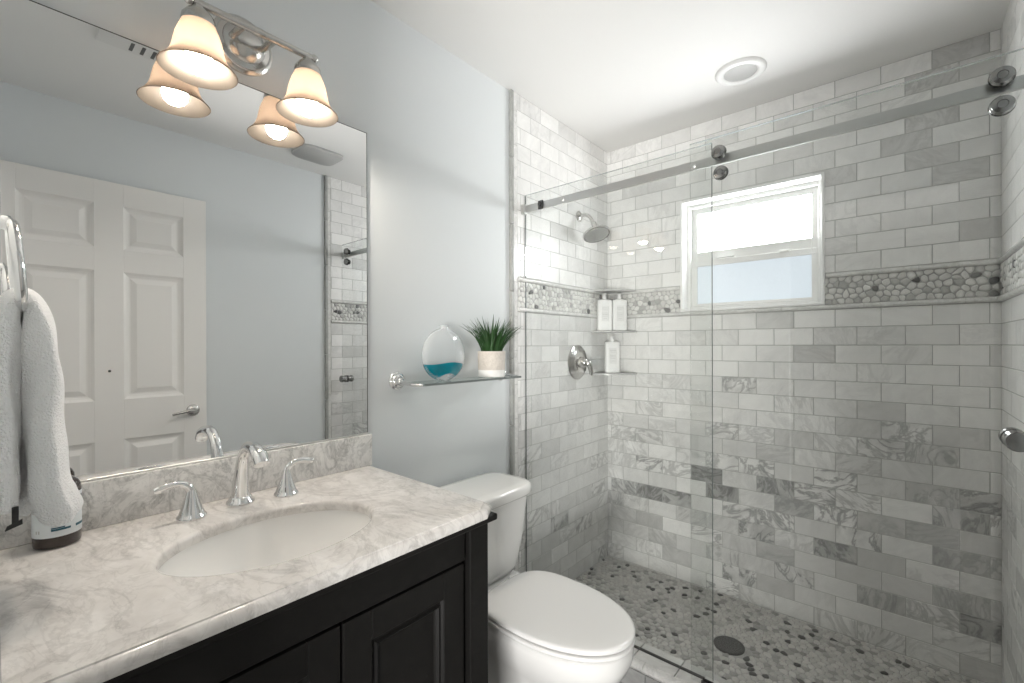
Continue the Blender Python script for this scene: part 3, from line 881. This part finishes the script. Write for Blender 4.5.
for k in range(2, 7): mb.box((.875, -2.145 + k * .0335, H - .0095), (.935, -2.145 + k * .0335 + .011, H - .0078))
mb.build('slots', slot_dark, reg)

# ------------------------------------------------------------------ towel ring and towel
ring_o = thing('towel_ring', (.30, FRONT, 1.47), 'polished chrome towel ring on the wall beside the mirror', 'towel ring')
mb = MB()
mb.lathe([(.028, 0), (.028, .005), (.020, .009), (.010, .012), (.009, .024), (.011, .028), (.011, .036), (.006, .039)], (.30, FRONT, 1.472), (0, 1, 0), 28)
mb.build('wall_post', chrome, ring_o, smooth=50)
mb = MB(); pts = []
for k in range(24):
    t = 2 * PI * k / 24; xx = .30 + .080 * math.copysign(abs(math.sin(t)) ** .85, math.sin(t)); zz = .072 * math.cos(t)
    pts.append((xx, -2.4085 + (.072 - zz) * .07, 1.398 + zz))
mb.tube(pts, .0070, 14, 3, closed=True); mb.build('ring', chrome, ring_o, smooth=60)

def cloth(mb, path, hw, ht, xc, n=3.0, N=44, seed=0, amp=.004):
    """swept pad: path = (y, z); hw = half width along x, ht = half thickness"""
    rr = random.Random(seed); ph = [rr.uniform(0, 6) for _ in range(6)]
    P = []; Wd = []; Th = []; Xc = []
    m = len(path); sub = 7
    for i in range(m - 1):
        g = lambda L, k: L[max(0, min(m - 1, k))]
        for s in range(sub):
            t = s / sub
            def cr(a, b_, c, d): return .5 * (2 * b_ + (c - a) * t + (2 * a - 5 * b_ + 4 * c - d) * t * t + (3 * b_ - a - 3 * c + d) * t ** 3)
            P.append((cr(*[g(path, i + q)[0] for q in (-1, 0, 1, 2)]), cr(*[g(path, i + q)[1] for q in (-1, 0, 1, 2)])))
            Wd.append(cr(*[g(hw, i + q) for q in (-1, 0, 1, 2)])); Th.append(cr(*[g(ht, i + q) for q in (-1, 0, 1, 2)])); Xc.append(cr(*[g(xc, i + q) for q in (-1, 0, 1, 2)]))
    P.append(path[-1]); Wd.append(hw[-1]); Th.append(ht[-1]); Xc.append(xc[-1])
    rings = []
    for i in range(len(P)):
        a, b_ = P[max(0, i - 1)], P[min(len(P) - 1, i + 1)]
        ty, tz = b_[0] - a[0], b_[1] - a[1]; L = math.hypot(ty, tz) or 1; ny, nz = tz / L, -ty / L
        r = []
        for j in range(N):
            t = 2 * PI * j / N; c, s = math.cos(t), math.sin(t)
            u = math.copysign(abs(c) ** (2 / n), c) * Wd[i]; w = math.copysign(abs(s) ** (2 / n), s) * Th[i]
            f = amp * (math.sin(u * 75 + ph[0] + P[i][1] * 9) + .6 * math.sin(u * 140 + ph[1] - P[i][1] * 14) + .4 * math.sin(P[i][1] * 60 + ph[2]))
            e = 1.0
            w2 = w * e + f * min(1, i / 6, (len(P) - 1 - i) / 4 + .3)
            r.append((Xc[i] + u, P[i][0] + ny * w2, P[i][1] + nz * w2))
        rings.append(r)
    mb.rings(rings)
mb = MB()
# hangs over the ring: wall side, over the top, room side
cloth(mb, [(-2.420, 1.045), (-2.4215, 1.12), (-2.420, 1.22), (-2.416, 1.30), (-2.409, 1.345), (-2.398, 1.3600), (-2.387, 1.343), (-2.381, 1.29), (-2.379, 1.21), (-2.377, 1.13), (-2.371, 1.07), (-2.361, 1.028), (-2.357, 1.012)],
      [.090, .095, .090, .075, .060, .052, .060, .078, .088, .092, .094, .092, .084], [.018, .020, .0185, .015, .012, .011, .013, .0200, .0220, .0215, .0235, .0255, .017], [.30] * 13, 2.8, 52, 2, .0035)
# inner folds hanging between the two
cloth(mb, [(-2.398, 1.30), (-2.398, 1.20), (-2.399, 1.12), (-2.397, 1.05), (-2.395, 1.02)], [.05, .075, .085, .085, .075], [.006, .009, .012, .013, .008], [.262, .258, .255, .252, .25], 2.5, 40, 7, .004)
cloth(mb, [(-2.388, 1.18), (-2.388, 1.11), (-2.384, 1.04), (-2.382, 1.012)], [.05, .07, .075, .07], [.006, .010, .014, .008], [.25, .245, .24, .24], 2.5, 36, 9, .004)
towel = thing('hand_towel', (.30, -2.392, 1.352), 'fluffy white hand towel draped through the chrome ring', 'towel')
mb.build('terry_cloth', terry, towel, smooth=70)
mb = MB(); mb.box((.385, -2.4115, 1.024), (.3875, -2.4045, 1.052), .0006, 1); mb.rings([[(.384, -2.418, 1.020), (.3885, -2.418, 1.020), (.3885, -2.416, 1.026), (.384, -2.416, 1.026)], [(.384, -2.401, 1.026), (.3885, -2.401, 1.026), (.3885, -2.401, 1.033), (.384, -2.401, 1.033)]])
hang = mb.build('hang_tag', rubber, towel); hang['label'] = 'small black tag'

# ------------------------------------------------------------------ amber soap bottle
sb = thing('soap_bottle', (.062, -2.344, TOPZ), 'dark amber pump bottle with white label standing behind the towel', 'bottle')
BX, BY = .062, -2.344
mb = MB(); mb.lathe([(.030, .0006), (.0345, .003), (.0355, .008), (.0355, .108), (.0345, .117), (.030, .126), (.021, .133), (.0145, .137), (.0140, .142)], (BX, BY, TOPZ), n=48); mb.build('bottle_body', amber, sb, smooth=50)
mb = MB(); mb.lathe([(.0359, .024), (.0359, .104)], (BX, BY, TOPZ), n=64, cap0=False, cap1=False); lb = mb.build('paper_label', label_white, sb, smooth=60)
def patch(mb, a0, a1, z0, z1, r=.0362, n=8):
    P = []
    for j in range(n + 1):
        t = a0 + (a1 - a0) * j / n
        P.append([(BX + r * math.cos(t), BY + r * math.sin(t), TOPZ + z0), (BX + r * math.cos(t), BY + r * math.sin(t), TOPZ + z1)])
    mb.add([p for q in P for p in q], [[2 * j, 2 * j + 2, 2 * j + 3, 2 * j + 1] for j in range(n)])
A = math.atan2(-2.43 + 2.344, 1.343 - .062)
mb = MB(); patch(mb, A - .25, A + .55, .036, .040); patch(mb, A - .25, A + .30, .0405, .043); patch(mb, A + .8, A + 1.5, .036, .041); mb.build('teal_stripe', teal_ink, lb)
mb = MB(); patch(mb, A - .24, A - .20, .052, .064); patch(mb, A - .24, A - .12, .052, .0545); mb.build('lettering', ink, lb)
mb = MB(); patch(mb, A + .95, A + 1.35, .088, .096); mb.build('printed_emblem', ink, lb)
mb = MB()
for q in range(3): patch(mb, A - .24, A - .24 + (.28, .34, .22)[q], .0445 + q * .0022, .0455 + q * .0022)
for q in range(2): patch(mb, A - .95 + q * .14, A - .88 + q * .14, .033, .039)
mb.build('fine_print', grey_ink, lb)
mb = MB(); mb.lathe([(.0175, .138), (.0180, .140), (.0180, .154), (.016, .157), (.008, .158), (.0055, .166), (.0055, .172)], (BX, BY, TOPZ), n=32)
mb.lathe([(.011, .170), (.013, .172), (.013, .182), (.009, .186)], (BX, BY, TOPZ), n=28)
mb.tube([(BX, BY, TOPZ + .179), (BX + .024, BY - .004, TOPZ + .179), (BX + .038, BY - .006, TOPZ + .174)], [.006, .005, .004], 12)
mb.build('pump_head', rubber, sb, smooth=50)

# ------------------------------------------------------------------ glass shelf and what stands on it
SZ = 1.150
shelf = thing('glass_wall_shelf', (0, -1.225, SZ), 'glass shelf with chrome brackets on the wall above the toilet', 'shelf')
mb = MB()
mb.box((.012, -1.474, SZ - .008), (.128, -.962, SZ), .002, 2); mb.build('glass_plate', shelf_glass, shelf)
mb = MB(); mb.box((.1282, -1.474, SZ - .0078), (.1295, -.962, SZ - .0002)); mb.box((.013, -.9618, SZ - .0078), (.128, -.9605, SZ - .0002)); mb.build('front_edge', glass_edge, shelf)
for yy in (-1.497, -.955):
    mb = MB()
    mb.lathe([(.033, 0), (.033, .005), (.028, .010), (.024, .011), (.022, .016), (.012, .020)], (0.0004, yy, SZ + .006), (1, 0, 0), 40)
    mb.lathe([(.0125, .018), (.0125, .030), (.009, .034)], (0, yy, SZ + .006), (1, 0, 0), 24)
    s = 1 if yy < -1.2 else -1
    mb.tube([(.028, yy, SZ + .004), (.06, yy, SZ - .001), (.10, yy + s * .006, SZ - .004), (.126, yy + s * .020, SZ - .004)], [.008, .0065, .006, .005], 14)
    mb.build('bracket', chrome, shelf, smooth=50)

flask = thing('decorative_glass_flask', (.070, -1.338, SZ), 'round clear glass bottle with teal base on the glass shelf', 'decorative bottle')
FZ = SZ + .097; FCX, FCY = .070, -1.338
def flask_ring(z, sc_=1.0):
    # flattened egg outline, a little narrower above
    t = (z - FZ) / .097
    w = .100 * math.sqrt(max(0, 1 - (abs(t)) ** 2.2)) * (1 - .06 * max(0, t)) * sc_
    d = .034 * math.sqrt(max(0, 1 - (abs(t)) ** 2.4)) * sc_
    return w, d
mb = MB(); rs_ = []
Zs = [FZ - .0965 + .188 * k / 26 for k in range(27)]
for z in Zs:
    w, d = flask_ring(z)
    w = max(w, .020); d = max(d, .016)
    rs_.append([(FCX + d * math.cos(2 * PI * j / 48), FCY + w * math.sin(2 * PI * j / 48), z) for j in range(48)])
rs_.append([(FCX + .013 * math.cos(2 * PI * j / 48), FCY + .018 * math.sin(2 * PI * j / 48), FZ + .096) for j in range(48)])
rs_.append([(FCX + .014 * math.cos(2 * PI * j / 48), FCY + .0195 * math.sin(2 * PI * j / 48), FZ + .106) for j in range(48)])
rs_.append([(FCX + .011 * math.cos(2 * PI * j / 48), FCY + .0165 * math.sin(2 * PI * j / 48), FZ + .107) for j in range(48)])
rs_.append([(FCX + .010 * math.cos(2 * PI * j / 48), FCY + .0155 * math.sin(2 * PI * j / 48), FZ + .096) for j in range(48)])
mb.rings(rs_, True, False); mb.build('glass_body', flask_glass, flask, smooth=60)
mb = MB(); NN = 48; NZ = 10
def arch(y):    # lower border of the colour: an arch over the middle
    return SZ + .003 + .024 * max(0, 1 - ((y - FCY - .004) / .056) ** 2)
def topl(y):
    return SZ + .064 + .005 * math.cos((y - FCY - .02) * 30) - .004 * ((y - FCY) / .1)
verts = []; faces = []
for side in (1, -1):
    base = len(verts)
    for i in range(NN + 1):
        yy = FCY - .095 + .190 * i / NN
        for k in range(NZ + 1):
            # widest place at this height limits y
            z = arch(yy) + (topl(yy) - arch(yy)) * k / NZ
            w, d = flask_ring(z, 1.006)
            q = max(-.999, min(.999, (yy - FCY) / max(w, 1e-4)))
            verts.append((FCX + side * d * math.sqrt(1 - q * q), FCY + q * w, z))
    for i in range(NN):
        for k in range(NZ):
            a = base + i * (NZ + 1) + k; faces.append([a, a + NZ + 1, a + NZ + 2, a + 1])
h = (NN + 1) * (NZ + 1)
for i in range(NN):
    a, b_ = i * (NZ + 1), (i + 1) * (NZ + 1)
    faces.append([a, b_, b_ + h, a + h]); faces.append([a + NZ, b_ + NZ, b_ + NZ + h, a + NZ + h])
mb.add(verts, faces); mb.build('teal_glass', teal, flask, smooth=60)

plant = thing('potted_grass', (.070, -1.082, SZ), 'tufted green grass plant in small beige and white pot on the shelf', 'potted plant')
PX, PY = .070, -1.082
mb = MB(); mb.lathe([(.050, .0005), (.054, .002), (.0555, .03)], (PX, PY, SZ), n=40); mb.build('pot_base', pot_white, plant, smooth=40)
mb = MB(); mb.lathe([(.0555, .030), (.0575, .104), (.0570, .106), (.052, .106), (.051, .094)], (PX, PY, SZ), n=40, cap0=False, cap1=False); mb.build('pot', pot_stone, plant, smooth=40)
mb = MB(); mb.lathe([(.0515, .092), (.0515, .097), (.03, .099)], (PX, PY, SZ), n=32); mb.build('soil', soil, plant)
mb = MB(); rp = random.Random(21)
for k in range(190):
    a = rp.uniform(0, 2 * PI); r0 = rp.uniform(.0, .042); lean = rp.random() ** .75
    ln = rp.uniform(.085, .165) * (1.0 if lean < .6 else .95)
    bx, by = PX + r0 * math.cos(a), PY + r0 * math.sin(a)
    dx, dy = math.cos(a + rp.uniform(-.5, .5)), math.sin(a + rp.uniform(-.5, .5))
    if dx < 0: dx *= .38
    out = ln * (.14 + .75 * lean); wd = rp.uniform(.0024, .0042); sx, sy = -dy, dx
    V = []; n = 6
    for i in range(n + 1):
        t = i / n; o = out * t ** 1.5; z = SZ + .096 + ln * (t - .28 * lean * t * t)
        x_ = max(.006, bx + dx * o); y_ = by + dy * o; w = wd * (1 - t ** 2.6) + .0004
        V += [(x_ - sx * w, y_ - sy * w, z), (x_ + dx * w * .5, y_ + dy * w * .5, z - w * .4), (x_ + sx * w, y_ + sy * w, z)]
    mb.add(V, [[3 * i + q, 3 * i + q + 1, 3 * i + q + 4, 3 * i + q + 3] for i in range(n) for q in (0, 1)])
mb.build('grass_blades', leaf, plant, smooth=80, recalc=False)

# ------------------------------------------------------------------ toilet
TY = -1.232
toilet = thing('toilet', (.40, TY, 0), 'white two-piece toilet with closed lid between vanity and shower', 'toilet')
mb = MB()
prof = [  # z, xc, front, back, half width, exponent
    (0.0, .36, .215, .235, .112, 3.0), (.012, .36, .220, .240, .116, 3.0), (.03, .36, .212, .236, .110, 2.8), (.09, .37, .20, .24, .098, 2.6),
    (.16, .385, .205, .255, .100, 2.5), (.22, .41, .225, .28, .116, 2.4), (.27, .44, .255, .30, .140, 2.3), (.31, .46, .275, .31, .160, 2.25),
    (.345, .47, .279, .32, .170, 2.25), (.368, .47, .281, .32, .174, 2.25), (.386, .47, .279, .32, .173, 2.25), (.393, .47, .272, .315, .167, 2.25)]
mb.rings([superring(z, xc, TY, af, ab, hb, n) for z, xc, af, ab, hb, n in prof])
mb.build('bowl', porcelain, toilet, smooth=60)
mb = MB(); mb.rings([superring(z, .15, TY, .125 + k, .115 + k, .150 + k, 6) for z, k in ((.30, -.03), (.33, -.008), (.345, 0), (.388, 0), (.396, -.006), (.398, -.014))]); mb.build('rear_deck', porcelain, toilet, smooth=50)
def tankring(z, xb, xf, hb, n=6): 
    xc = (xb + xf) / 2
    r = []
    for j in range(72):
        t = 2 * PI * j / 72; c, s = math.cos(t), math.sin(t); nn = n if c < 0 else 3.6
        r.append((xc + (xf - xb) / 2 * math.copysign(abs(c) ** (2 / nn), c), TY + hb * math.copysign(abs(s) ** (2 / n), s), z))
    return r
mb = MB()
mb.rings([tankring(.404, .060, .200, .145), tankring(.408, .050, .212, .158), (tankring(.43, .045, .222, .168)), tankring(.55, .038, .240, .186), tankring(.702, .032, .254, .200)])
mb.build('tank', porcelain, toilet, smooth=50)
mb = MB()
mb.rings([tankring(.703, .028, .254, .198), tankring(.7045, .020, .264, .208), tankring(.710, .018, .268, .212), tankring(.731, .018, .268, .212), tankring(.741, .021, .265, .209), tankring(.7455, .029, .257, .201), tankring(.7465, .05, .22, .18)])
mb.build('tank_lid', porcelain, toilet, smooth=50)
def seat_ring(z, k, xb=.262):
    r = []; N_ = 80
    for j in range(N_):
        t = 2 * PI * j / N_; c, s = math.cos(t), math.sin(t)
        if c >= 0: x = .475 + (.283 + k) * c; y = TY + (.180 + k) * math.copysign(abs(s) ** (2 / 2.12), s)
        else:
            n = 4.2; x = .475 - (.475 - xb + k) * abs(c) ** (2 / n); y = TY + (.180 + k) * math.copysign(abs(s) ** (2 / 3.0), s) * (1 - .05 * abs(c))
        r.append((x, y, z))
    return r
mb = MB(); mb.rings([seat_ring(.3965, -.016), seat_ring(.3975, -.005), seat_ring(.401, 0), seat_ring(.408, 0), seat_ring(.4105, -.003), seat_ring(.4112, -.010)]); mb.build('seat', plastic_seat, toilet, smooth=50)
mb = MB(); mb.rings([seat_ring(.3925, -.022), seat_ring(.3968, -.022)]); mb.rings([seat_ring(.4110, -.022), seat_ring(.4170, -.022)]); mb.build('gap_shade_rings', rubber, toilet)  # black rings added as shade in the gaps under seat and lid
mb = MB(); mb.rings([seat_ring(.4162, -.012), seat_ring(.4166, -.003), seat_ring(.4190, .0), seat_ring(.4255, .0), seat_ring(.4290, -.002), seat_ring(.4310, -.006), seat_ring(.4320, -.012), seat_ring(.4327, -.04), seat_ring(.4330, -.09)]); mb.build('lid', plastic_seat, toilet, smooth=50)
for s in (-1, 1):
    mb = MB(); mb.tube([(.250, TY + s * .075 - .022, .411), (.250, TY + s * .075 + .022, .411)], .010, 16, 1); mb.build('lid_hinge', plastic_seat, toilet, smooth=50)
for s in (-1, 1):
    mb = MB(); mb.lathe([(.014, 0), (.014, .008), (.008, .014)], (.34, TY + s * .117, .012), n=20); mb.build('bolt_cap', porcelain, toilet, smooth=50)
mb = MB(); mb.lathe([(.012, 0), (.012, .012)], (.25, TY - .17, .655), (1, 0, 0), 20); mb.tube([(.262, TY - .17, .655), (.268, TY - .14, .652), (.270, TY - .10, .645)], [.006, .006, .005], 12); mb.build('flush_lever', chrome, toilet, smooth=50)

# ------------------------------------------------------------------ shower glass
def pane_box(mb, x0, x1, y, z0, z1, t=.004):
    mb.box((x0, y - t, z0), (x1, y + t, z1))
fixed = thing('fixed_glass_panel', (.43, -.790, .10), 'clear fixed glass shower panel beside the toilet', 'glass panel')
mb = MB(); pane_box(mb, .016, .8495, -.790, .1015, 1.981); mb.build('glass', shower_glass, fixed)
mb = MB(); mb.box((.8496, -.794, .1015), (.8506, -.786, 1.981)); mb.box((.0148, -.794, .1015), (.0158, -.786, 1.981)); mb.build('polished_edge', glass_edge, fixed)
mb = MB(); mb.box((.016, -.794, 1.9812), (.8495, -.786, 1.9824)); mb.build('top_edge', edge_highlight, fixed)
mb = MB(); mb.box((.012, -.797, .1002), (.845, -.783, .1035), .001, 1); mb.build('bottom_seal', rubber, fixed)
sdoor = thing('sliding_glass_door', (1.19, -.832, .11), 'clear sliding glass shower door hanging on rollers', 'shower door')
mb = MB(); pane_box(mb, .790, 1.603, -.832, .112, 1.978); mb.build('glass', shower_glass, sdoor)
mb = MB(); mb.box((.790, -.836, 1.9782), (1.603, -.828, 1.9794)); mb.build('top_edge', edge_highlight, sdoor)
for (rx, rz) in ((.887, 1.923), (.893, 1.853), (1.531, 1.923), (1.531, 1.853)):
    mb = MB()
    mb.lathe([(.0215, 0), (.0215, .005), (.0225, .006), (.0225, .009), (.0205, .012), (.0195, .016), (.010, .018), (.009, .0165), (.002, .0165)], (rx, -.8365, rz), (0, -1, 0), 36)
    rl = mb.build('roller', roller_steel, sdoor, smooth=40)
    mb = MB(); mb.lathe([(.0235, 0), (.0235, .004)], (rx, -.8362, rz), (0, -1, 0), 36)
    mb.lathe([(.016, 0), (.016, .008)], (rx, -.8275, rz), (0, 1, 0), 30); mb.build('roller_gasket', dark_metal, rl, smooth=50)
mb = MB()
for s in (-1, 1):
    yb = -.832 + s * .0042
    mb.lathe([(.024, 0), (.024, .006), (.0215, .010), (.0205, .022), (.023, .026), (.0235, .034), (.021, .038), (.004, .039)], (1.553, yb, 1.052), (0, s, 0), 40)
mb.build('door_knob', roller_steel, sdoor, smooth=40)
track = thing('shower_door_track', (.80, -.810, 1.91), 'brushed steel sliding track bar across the shower opening', 'door track')
mb = MB(); mb.box((.013, -.8155, 1.893), (W - .001, -.8045, 1.925), .0015, 2); mb.build('bar', steel, track)
for xx in (.013, W - .0235):
    mb = MB(); mb.box((xx, -.822, 1.886), (xx + .022, -.798, 1.932), .003); mb.build('wall_bracket', steel, track)
for xx in (.125,):
    mb = MB(); mb.box((xx - .012, -.8225, 1.890), (xx + .014, -.8155, 1.929), .002); mb.lathe([(.009, 0), (.009, .006), (.004, .008)], (xx, -.8225, 1.912), (0, -1, 0), 20); mb.build('door_stop', dark_metal if xx < 1 else steel, track, smooth=40)
for xx in (.240, .795):
    mb = MB(); mb.lathe([(.010, 0), (.010, .004), (.007, .006)], (xx, -.8155, 1.909), (0, -1, 0), 24); mb.lathe([(.012, 0), (.012, .0100)], (xx, -.8045, 1.909), (0, 1, 0), 24); mb.build('standoff_bolt', steel, track, smooth=40)
guide = thing('door_floor_guide', (.845, -.815, .10), 'small steel guide for the glass door on the curb', 'door guide')
mb = MB(); mb.box((.822, -.8455, .1004), (.868, -.778, .106), .002); mb.build('base', steel, guide)
mb = MB(); mb.box((.826, -.8275, .106), (.864, -.8225, .128), .002); mb.box((.826, -.8425, .106), (.864, -.8375, .128), .002); mb.build('channel', dark_metal, guide)

# ------------------------------------------------------------------ shower fittings
sh = thing('overhead_shower', (.012, -.3205, 1.985), 'brushed nickel shower head on a short bent arm', 'shower head')
mb = MB(); mb.lathe([(.030, 0), (.030, .004), (.022, .010), (.012, .014)], (.0125, -.3205, 1.985), (1, 0, 0), 36); mb.build('flange', nickel, sh, smooth=50)
mb = MB(); mb.tube([(.015, -.3205, 1.985), (.05, -.3205, 1.987), (.080, -.3205, 1.970), (.105, -.3205, 1.928)], .0095, 18, 8); mb.build('arm', nickel, sh, smooth=60)
mb = MB()
mb.lathe([(.010, -.012), (.014, -.008), (.015, .004), (.013, .014), (.016, .022), (.028, .034), (.050, .046), (.068, .054), (.0735, .060), (.0735, .067), (.070, .070), (.062, .069)], (.106, -.3205, 1.926), (.34, -.16, -.92), 48)
hd = mb.build('head', nickel, sh, smooth=40)
mb = MB(); q = Vector((.34, -.16, -.92)).normalized(); o_ = Vector((.106, -.3205, 1.926)) + q * .0692
mb.lathe([(.0625, 0), (.0625, .0012)], o_, q, 48)
rot = Vector((0, 0, 1)).rotation_difference(q).to_matrix()
for rr_, cnt in ((.015, 6), (.031, 12), (.047, 18), (.057, 22)):
    for k in range(cnt):
        t = 2 * PI * k / cnt; mb.lathe([(.002, 0), (.0013, .003)], o_ + rot @ Vector((rr_ * math.cos(t), rr_ * math.sin(t), .001)), q, 6)
mb.build('spray_face', steel, hd, smooth=40)
valve = thing('shower_valve', (.012, -.343, 1.186), 'round brushed nickel shower valve with lever on left tile wall', 'shower valve')
mb = MB(); mb.lathe([(.094, 0), (.094, .004), (.088, .009), (.070, .011), (.066, .014), (.050, .019), (.034, .022)], (.0125, -.343, 1.186), (1, 0, 0), 56); mb.build('escutcheon', nickel, valve, smooth=40)
mb = MB(); mb.lathe([(.030, .020), (.028, .034), (.024, .048), (.021, .060), (.014, .066), (.003, .068)], (.0125, -.343, 1.186), (1, 0, 0), 36)
mb.tube([(.062, -.343, 1.186), (.080, -.338, 1.181), (.088, -.330, 1.160), (.088, -.322, 1.135), (.087, -.318, 1.118)], [.017, .0165, .014, .012, .010], 18, 7)
mb.build('lever_handle', nickel, valve, smooth=60)

drain = thing('shower_drain', (DRAIN[0], DRAIN[1], .0), 'round dark metal drain in the pebble shower floor', 'drain')
mb = MB(); mb.lathe([(.060, .005), (.060, .0105), (.054, .012), (.050, .0105), (.002, .0105)], (DRAIN[0], DRAIN[1], 0), n=48); mb.build('rim', dark_metal, drain, smooth=40)
mb = MB()
for rr_, cnt in ((.012, 6), (.024, 12), (.036, 18), (.046, 22)):
    for k in range(cnt):
        t = 2 * PI * k / cnt; mb.lathe([(.0032, 0), (.0032, .0006)], (DRAIN[0] + rr_ * math.cos(t), DRAIN[1] + rr_ * math.sin(t), .0106), n=8)
mb.build('holes', slot_dark, drain)

# corner shelves
mbs = MB(); N_ = 24; zc = 1.118
poly = [(.0125, -.0005)] + [(.0125 + .187 * math.sin(.5 * PI * k / N_), -.0005 - .187 * math.cos(.5 * PI * k / N_)) for k in range(N_ + 1)]
mbs.prism(poly, zc - .009, zc)
s0 = mbs.build('corner_shelf', shelf_stone, None, at=(.0125, -.0005, zc - .009))
tag(s0, 'lowest grey quarter-round corner shelf, holding one white bottle', 'corner shelf', 'shower corner shelves')
for zc_, lab in ((1.360, 'middle grey quarter-round corner shelf, holding two white bottles'), (1.594, 'empty topmost grey corner shelf above the two white bottles')):
    o = s0.copy(); COL.objects.link(o); o.location.z = zc_ - .009; o['label'] = lab

def shower_bottle(x, y, z, label, h=.180, w=.0415, d=.023):
    root = thing('pump_bottle', (0, 0, 0), label, 'bottle', 'white bottles on the corner shelves')
    ang = math.radians(41)
    def ring(zz, kw, kd, n=5):
        r = []
        for j in range(40):
            t = 2 * PI * j / 40; c, s = math.cos(t), math.sin(t)
            r.append((kw * math.copysign(abs(c) ** (2 / n), c), kd * math.copysign(abs(s) ** (2 / n), s), zz))
        return r
    mb = MB(); mb.rings([ring(.0, w - .003, d - .003), ring(.003, w, d), ring(h - .008, w, d), ring(h - .002, w - .004, d - .003), ring(h, w - .012, d - .010), ring(h + .004, .011, .011, 2), ring(h + .010, .010, .010, 2)])
    mb.build('body', white_plastic, root, smooth=40)
    mb = MB(); mb.lathe([(.0125, h + .008), (.0125, h + .020), (.006, h + .021), (.005, h + .026)], n=24); mb.lathe([(.011, h + .025), (.0115, h + .027), (.0115, h + .034), (.008, h + .036)], n=24)
    mb.tube([(0, -.006, h + .031), (0, -.022, h + .031), (0, -.030, h + .028)], [.006, .005, .004], 12); mb.build('pump', white_plastic, root, smooth=40)
    mb = MB()
    mb.box((-.020, -d - .0004, h * .30), (.020, -d + .0002, h * .80)); lbl = mb.build('front_label', simple('label_paper', (.74, .74, .73), .5) if 'label_paper' not in MATS else MATS['label_paper'], root)
    mb = MB()
    for zz, ww in ((.72, .017), (.66, .012), (.56, .016), (.51, .016), (.46, .014), (.38, .009)):
        mb.box((-ww, -d - .0007, h * zz), (ww, -d - .0003, h * zz + .0022))
    for sx in (-.0185, .0175): mb.box((sx, -d - .0007, h * .33), (sx + .0008, -d - .0003, h * .77))
    mb.build('print', grey_ink, lbl)
    root.location = (x, y, z); root.rotation_euler = (0, 0, ang)
    return root
shower_bottle(.0560, -.1190, 1.3602, 'left one of two white pump bottles on the middle corner shelf')
shower_bottle(.1205, -.0630, 1.3602, 'right one of two white pump bottles on the middle corner shelf')
shower_bottle(.0880, -.0900, 1.1182, 'single white pump bottle standing on the lowest corner shelf')
